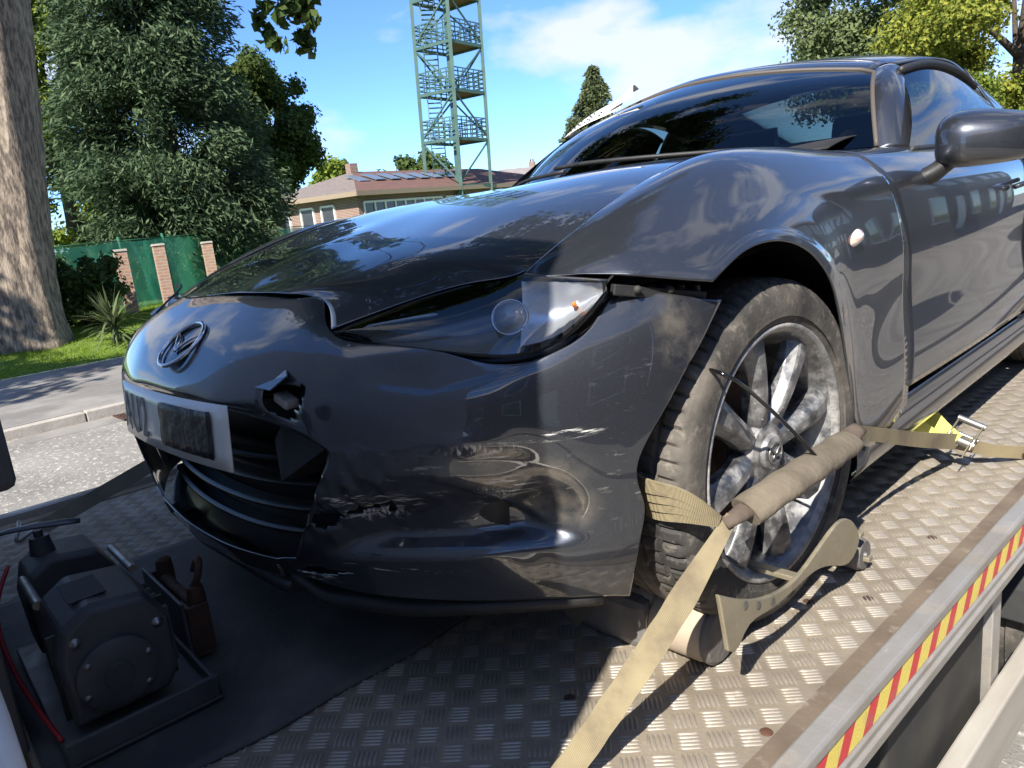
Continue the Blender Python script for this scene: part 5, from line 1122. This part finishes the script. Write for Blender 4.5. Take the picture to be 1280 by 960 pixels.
rs = np.random.RandomState(48); tree('broadleaf_tree', 'street tree ahead of the truck mirrored in the windscreen', 'tree', (-9.6, -9.2, GZ+.1), 5, .25, blobs((0, 0, 7.3), (3.6, 3.8, 3.4), 46, rs, 1.0), 18000, .22, .18, L_pl, bark, 48)
rs = np.random.RandomState(49); p = gz(ud(98, 345, 17.5)); tree('bush', 'dark green shrub beside the thick trunk', 'bush', p, .7, .05, blobs((0, 0, .75), (.62, .7, .75), 26, rs, .28), 6000, .10, .08, L_pl, bark2, 49)
# ---- spiky strap-leaved plant
p = gz(ud(140, 400, 15.3)); cd = thing('cabbage_palm', 'spiky strap-leaved palm plant on the lawn before the green fence', 'plant', tuple(p)); rs = np.random.RandomState(6)
q = MB(); q.tube([(0, 0, -.1), (0, 0, .3)], [.07, .05], 8); q.build('stem', bark2, cd, smooth=True)
for k in range(130):
    a = rs.uniform(0, 2*math.pi); el = rs.uniform(-.1, 1.35); Lh = rs.uniform(.55, .95); d = np.array([math.cos(a)*math.cos(el), math.sin(a)*math.cos(el), math.sin(el)]); s0 = np.array([0, 0, rs.uniform(.15, .42)])
    pts = [s0+d*Lh*t-np.array([0, 0, .38*Lh*t*t*math.cos(el)]) for t in np.linspace(0, 1, 6)]; sd = np.cross(d, (0, 0, 1)); sd /= np.linalg.norm(sd)+1e-6; wv = [.012, .020, .022, .018, .011, .001]
    v = [x for pnt, w in zip(pts, wv) for x in (pnt-sd*w, pnt+sd*w)]; mesh('strap_leaf', [tuple(x) for x in v], [(2*i, 2*i+1, 2*i+3, 2*i+2) for i in range(5)], L_cord, cd)
# ---- lawn grass (uncountable)
rs = np.random.RandomState(9); n = 90000; gx = -11.9-6.2*rs.uniform(0, 1, n)**.9; gy = rs.uniform(-1.5, 9.5, n); zz = np.interp(-gx, -xs, zs)-.01
a = rs.uniform(0, 6.28, n); hgt = rs.uniform(.035, .085, n); w = .006
base_ = np.stack([gx, gy, zz], 1); sd = np.stack([np.cos(a)*w, np.sin(a)*w, 0*a], 1); tipo = np.stack([rs.normal(0, .03, n), rs.normal(0, .03, n), hgt], 1)
V = np.stack([base_-sd, base_+sd, base_+tipo], 1).reshape(-1, 3); o = fastmesh('grass', V, np.arange(3*n).reshape(-1, 3), L_grass); tag(o, 'short sunlit green grass on the lawn', 'grass', kind='stuff')
# ---- green fence with brick piers
green = mat('green_netting', (.07, .36, .23), (.13, .46, .30), scale=3, rough=.6)
t = green.node_tree; b_ = t.nodes[green['b']]; tr_ = N(t, 'ShaderNodeBsdfTranslucent'); tr_.inputs[0].default_value = (.06, .40, .22, 1); tp_ = N(t, 'ShaderNodeBsdfTransparent'); m1 = N(t, 'ShaderNodeMixShader', i_0=.35); m2 = N(t, 'ShaderNodeMixShader', i_0=.28)
out_ = [n_ for n_ in t.nodes if n_.bl_idname == 'ShaderNodeOutputMaterial'][0]
t.links.new(b_.outputs[0], m1.inputs[1]); t.links.new(tr_.outputs[0], m1.inputs[2]); t.links.new(m1.outputs[0], m2.inputs[1]); t.links.new(tp_.outputs[0], m2.inputs[2]); t.links.new(m2.outputs[0], out_.inputs[0])
greenpost = mat('green_post', (.015, .11, .06), rough=.5)
fpts = [ud(-40, 320, 17.6), ud(60, 318, 18.5), ud(150, 310, 19.6), ud(205, 306, 20.6), ud(262, 300, 22.2), ud(325, 294, 24.6), ud(420, 285, 29)]
fn_ = thing('net_fence', 'green netting fence stretched between posts behind the brick piers', 'fence', tuple(gz(fpts[0])))
o0 = np.array(fn_.location)
for k in range(len(fpts)-1):
    a, b = gz(fpts[k])-o0, gz(fpts[k+1])-o0; n = 24; G_ = np.zeros((n, 8, 3)); d = b-a; nr_ = np.array([-d[1], d[0], 0])/np.linalg.norm(d); ht = 1.58
    for i in range(n):
        for j in range(8):
            s = i/(n-1); z = j/7; G_[i, j] = a+d*s+nr_*(.035*math.sin(s*9+k)*math.sin(z*3.1)+.015*math.sin(s*23+z*7))+np.array([0, 0, ht*z-.03*math.sin(s*math.pi)*(z > .9)+.02])
    surf('netting_panel', G_, green, fn_, inside=(0, 0, 0), solid=0)
    q = MB(); q.cyl(a+(0, 0, -.2), a+(0, 0, ht+.12), .035, 10); q.build('post', greenpost, fn_, smooth=True)
    q = MB(); q.cyl(a+(0, 0, ht+.03), b+(0, 0, ht+.03), .014, 8); q.build('rail', greenpost, fn_, smooth=True)
for k, (px, d, lab) in enumerate([(147, 18.6, 'short brick pier behind the spiky plant'), (196, 19.6, 'tallest sunlit brick pier on the lawn, right of the spiky plant'), (257, 21.2, 'brick pier in part shade, second from the car bonnet'), (318, 23.6, 'small brick pier showing just above the car bonnet')]):
    p = gz(ud(px+8, 340, d)); h_ = ud(px, (312, 305, 302, 296)[k], d)[2]-p[2]
    r_ = thing('brick_pier', lab, 'pier', tuple(p), math.atan2(p[1]-CAM[1], p[0]-CAM[0])+.12, 'brick piers along the fence'); q = MB(); q.bx(-.125, .125, -.125, .125, -.2, h_-.05); q.build('shaft', pierm, r_)
    q = MB(); q.box((0, 0, h_-.022), (.29, .29, .05), taper=.9); q.build('cap', kerbm, r_, bevel=.008)
# ---- low brick building
A = ud(446, 245, 40); Bl = ud(318, 255, 45); Br = ud(700, 240, 54); A[2] = Bl[2] = Br[2] = lawn_z(A[0])
bl = thing('brick_building', 'low red brick building with tiled hipped roof left of the lattice tower', 'building', tuple(A)); eh = 3.35
vL = Bl-A; vR = Br-A; Dn = vL+vR
q = MB(); q.add([(0, 0, 0), vL, Dn, vR]+[np.array(v)+(0, 0, eh) for v in ((0, 0, 0), vL, Dn, vR)], [(0, 1, 5, 4), (1, 2, 6, 5), (2, 3, 7, 6), (3, 0, 4, 7), (4, 5, 6, 7)]); q.build('wall', brick, bl)
uL, uR = vL/np.linalg.norm(vL), vR/np.linalg.norm(vR); ov = .55
E_ = [-(uL+uR)*ov, vL+uL*ov-uR*ov, Dn+(uL+uR)*ov, vR+uR*ov-uL*ov]; E_ = [e+np.array([0, 0, eh-.12]) for e in E_]; r1 = vL*.5+uR*np.linalg.norm(vL)*.5; r2 = vL*.5+vR-uR*np.linalg.norm(vL)*.5; r1 = r1+(0, 0, eh+1.25); r2 = r2+(0, 0, eh+1.25)
q = MB(); q.add([E_[0], E_[1], r1], [(0, 1, 2)]); q.build('roof_slope', roof_grey, bl)
q = MB(); q.add([E_[0], r1, r2, E_[3]], [(0, 1, 2, 3)]); rfs = q.build('roof_slope', roof_red, bl)
q = MB(); q.add([E_[1], E_[2], r2, r1], [(0, 1, 2, 3)]); q.build('roof_slope', roof_red, bl); q = MB(); q.add([E_[2], E_[3], r2], [(0, 1, 2)]); q.build('roof_slope', roof_grey, bl)
for a, b in ((E_[0], E_[1]), (E_[0], E_[3])): q = MB(); q.beam(a-(0, 0, .1), b-(0, 0, .1), .06, .24); q.build('fascia', fasc_m, bl)
def window(parent, o, u_, s, w, z0, z1, nr_, mull=1):
    c_ = o+u_*s; f = bpy.data.objects.new('window', None); link(f); f.parent = parent; f.location = c_
    q = MB(); a0, a1 = -u_*w/2+nr_*.03, u_*w/2+nr_*.03
    for z in (z0, z1): q.beam(a0+(0, 0, z), a1+(0, 0, z), .10, .10)
    for k in range(mull+2): x = a0+(a1-a0)*k/(mull+1); q.beam(x+(0, 0, z0), x+(0, 0, z1), .10, .10)
    q.build('frame', winw, f)
    q = MB(); q.add([a0-nr_*.01+(0, 0, z0), a1-nr_*.01+(0, 0, z0), a1-nr_*.01+(0, 0, z1), a0-nr_*.01+(0, 0, z1)], [(0, 1, 2, 3)]); q.build('pane', pane, f)
nL = np.array([uL[1], -uL[0], 0]); nL = nL if nL@(CAM-A) > 0 else -nL; nR = np.array([uR[1], -uR[0], 0]); nR = nR if nR@(CAM-A) > 0 else -nR; z3 = np.zeros(3)
for s in (.28, .48, .72): window(bl, z3, uL, np.linalg.norm(vL)*s, .9, .9, 2.7, nL, 0)
for s in (.06, .14, .22, .30, .4, .5, .62, .74): window(bl, z3, uR, np.linalg.norm(vR)*s, 1.5, 1.0, 2.7, nR, 1)
rn = np.cross(r1-E_[0], E_[3]-E_[0]); rn /= np.linalg.norm(rn); rn = rn if rn[2] > 0 else -rn
for k in range(7):
    s = .10+.06*k; a = E_[0]*(1-s)+E_[3]*s; up_v = (r1-E_[0])-uR*((r1-E_[0])@uR); p0 = a+up_v*.45; q = MB(); q.add([p0+rn*.06, p0+uR*.75+rn*.06, p0+uR*.75+up_v*.3+rn*.06, p0+up_v*.3+rn*.06], [(0, 1, 2, 3)]); o = q.build('skylight', mat('skylight', (.12, .15, .18), rough=.25) if k == 0 else MT['skylight'], bl); o.modifiers.new('s', 'SOLIDIFY').thickness = .05
q = MB(); q.box(r1+(0, 0, .15), (.5, .5, .6)); q.build('chimney', brick, bl)
# ---- drill tower
tw_m = mat('tower_green', (.045, .095, .080), (.065, .125, .105), scale=2, rough=.6); wood_m = mat('platform_wood', (.22, .13, .09), (.17, .10, .07), scale=3, rough=.85)
tc_ = ud(571, 235, 47); tw = thing('lattice_tower', 'tall green steel lattice drill tower with stairs and platforms', 'tower', tuple(gz(tc_)), 0); zt = lawn_z(tc_[0])
vd = (tc_-CAM)[:2]; vd /= np.linalg.norm(vd); vr = np.array([vd[1], -vd[0]]); hd_ = 1.98
cor = [np.array([*(-vr*hd_), 0]), np.array([*(-vd*hd_*.98+vr*.12), 0]), np.array([*(vr*hd_), 0]), np.array([*(vd*hd_), 0])]
lev = [ud(571, y, 47)[2]-zt for y in (232, 175, 116, 57, -2, -60)]; H_ = lev[-1]+1.2
tw.rotation_mode = 'AXIS_ANGLE'; tw.rotation_axis_angle = (.042, vd[0], vd[1], 0)
for c_ in cor: q = MB(); q.beam(c_, c_+(0, 0, H_), .20, .20, up=(vr[0], vr[1], 0)); q.build('leg', tw_m, tw)
for li, z in enumerate(lev):
    for k in range(4):
        a, b = cor[k], cor[(k+1) % 4]; q = MB(); q.beam(a+(0, 0, z-.08), b+(0, 0, z-.08), .12, .18); q.build('beam', tw_m, tw)
        if li > 0:
            q = MB()
            for zz_ in (.2, .45, .7, .95, 1.15): q.beam(a+(0, 0, z+zz_), b+(0, 0, z+zz_), .05, .06)
            for s in (.17, .33, .5, .67, .83): q.beam(a*(1-s)+b*s+(0, 0, z), a*(1-s)+b*s+(0, 0, z+1.1), .05, .05)
            if True: q.build('railing', tw_m, tw)
        zl = 0 if li == 0 else lev[li-1]; q = MB()
        if (k+li) % 2: a, b = b, a
        q.beam(a+(0, 0, zl+.1), b+(0, 0, z-.15), .08, .08); q.build('brace', tw_m, tw)
    if li > 0:
        P4 = [cor[1]*.96, cor[2]*.96, cor[3]*.96, (cor[1]+cor[3])/2*.96]; q = MB(); q.add([p+(0, 0, z+.02) for p in P4]+[p+(0, 0, z-.05) for p in P4], [(0, 1, 2, 3), (7, 6, 5, 4), (0, 1, 5, 4), (1, 2, 6, 5), (2, 3, 7, 6), (3, 0, 4, 7)]); q.build('platform', wood_m, tw)
    z1 = z; z0 = 0 if li == 0 else lev[li-1]; a = cor[0]*.55+cor[1]*.25+(0, 0, z0); b = cor[0]*.55+cor[3]*.25+(0, 0, z1)
    if li % 2: a[:2], b[:2] = b[:2].copy(), a[:2].copy()
    q = MB(); sdw = np.cross(b-a, (0, 0, 1)); sdw /= np.linalg.norm(sdw)
    for s in (-.4, .4): q.beam(a+sdw*s, b+sdw*s, .06, .2); q.beam(a+sdw*s+(0, 0, .9), b+sdw*s+(0, 0, .9), .05, .05)
    for k in range(9): s = (k+.5)/9; p = a*(1-s)+b*s; q.beam(p-sdw*.4, p+sdw*.4, .22, .05)
    q.build('stair', tw_m, tw)
q = MB(); q.beam(cor[1]*.35+cor[3]*.0+(0, 0, 0), cor[1]*.35+(0, 0, H_), .28, .28); q.build('hose_shaft', tw_m, tw)
# ---- far houses
def house(name, label, px, d, w, dep, eh, rh, yaw, mats, gable_px=None, group='houses beyond the tower'):
    p = gz(ud(px, 230, d)); h = thing(name, label, 'house', tuple(p), yaw, group)
    q = MB(); q.bx(-w/2, w/2, -dep/2, dep/2, 0, eh); q.add([(-w/2, -dep/2, eh), (-w/2, dep/2, eh), (-w/2, 0, eh+rh)], [(0, 1, 2)]); q.add([(w/2, -dep/2, eh), (w/2, dep/2, eh), (w/2, 0, eh+rh)], [(0, 1, 2)]); q.build('wall', mats[0], h)
    for s_ in (-1, 1):
        q = MB(); q.add([(-w/2-.25, s_*(dep/2+.3), eh-.25), (w/2+.25, s_*(dep/2+.3), eh-.25), (w/2+.25, 0, eh+rh+.06), (-w/2-.25, 0, eh+rh+.06)], [(0, 1, 2, 3)]); o = q.build('roof_slope', mats[1], h); o.modifiers.new('s', 'SOLIDIFY').thickness = .12
    q = MB(); q.bx(w*.30, w*.30+.9, -.35, .35, eh+rh-.4, eh+rh+1.1); ch_ = q.build('chimney', brick, h)
    for k in (-.2, .2): q = MB(); q.cyl((w*.30+.45+k, 0, eh+rh+1.1), (w*.30+.45+k, 0, eh+rh+1.5), .12, 8); q.build('chimney_pot', roof_red, ch_)
    for s_ in (-1, 1):
        for zz_ in (1.0, 3.6):
            for xx in (-w*.28, w*.28):
                q = MB(); q.bx(xx-.6, xx+.6, s_*(dep/2+.02)-.03, s_*(dep/2+.02)+.03, zz_, zz_+1.3); wn = q.build('window', winw, h); q = MB(); q.bx(xx-.5, xx+.5, s_*(dep/2+.055)-.01, s_*(dep/2+.055)+.01, zz_+.1, zz_+1.2); q.build('pane', pane, wn)
    return h
house('far_house', 'cream gabled house with grey roof left of the windscreen', 668, 105, 9, 8, 4.6, 2.7, .95, (render_m, slate))
house('far_house', 'grey roofed house with a red chimney right of the lattice tower', 640, 118, 10, 8, 4.8, 3.0, .55, (render_m, slate))
house('far_house', 'flat cream gable end far behind the windscreen base', 706, 100, 8, 7, 4.4, 2.5, 1.2, (render_m, slate))
# ---- the near side of the street: pavement and brick houses mirrored in the car flank
pv = MB(); pv.bx(3.2, 6.6, -200, 200, GZ, GZ+.115); tag(pv.build('pavement', pavem), kind='structure')
for k, y in enumerate((-12.9, -4.5, 3.9, 12.3, 20.7, 29.1)):
    lab = 'red brick terraced house on the near side '+('first from the end ahead of the cab', 'beside the cab', 'beside the car door', 'just behind the deck', 'second behind the deck', 'farthest behind the deck')[k]
    h = thing('brick_house', lab, 'house', (9.6, y, GZ+.1), math.pi/2, 'brick houses beside the truck'); w, dep, eh, rh = 8.3, 6.0, 5.0, 2.4
    q = MB(); q.bx(-w/2, w/2, -dep/2, dep/2, 0, eh); q.build('wall', brick, h)
    for s_ in (-1, 1): q = MB(); q.add([(-w/2, s_*(dep/2+.3), eh-.2), (w/2, s_*(dep/2+.3), eh-.2), (w/2, 0, eh+rh), (-w/2, 0, eh+rh)], [(0, 1, 2, 3)]); q.build('roof_slope', slate, h)
    for xx, zz_ in ((-2.4, .9), (2.4, .9), (-2.4, 3.2), (2.4, 3.2), (0, 3.2)):
        q = MB(); q.bx(xx-.75, xx+.75, dep/2, dep/2+.05, zz_, zz_+1.3); wn = q.build('window', winw, h); q = MB(); q.bx(xx-.65, xx+.65, dep/2+.05, dep/2+.06, zz_+.1, zz_+1.2); q.build('pane', pane, wn)
    q = MB(); q.bx(-.5, .5, dep/2, dep/2+.06, 0, 2.1); q.build('door', winw, h, bevel=.01)
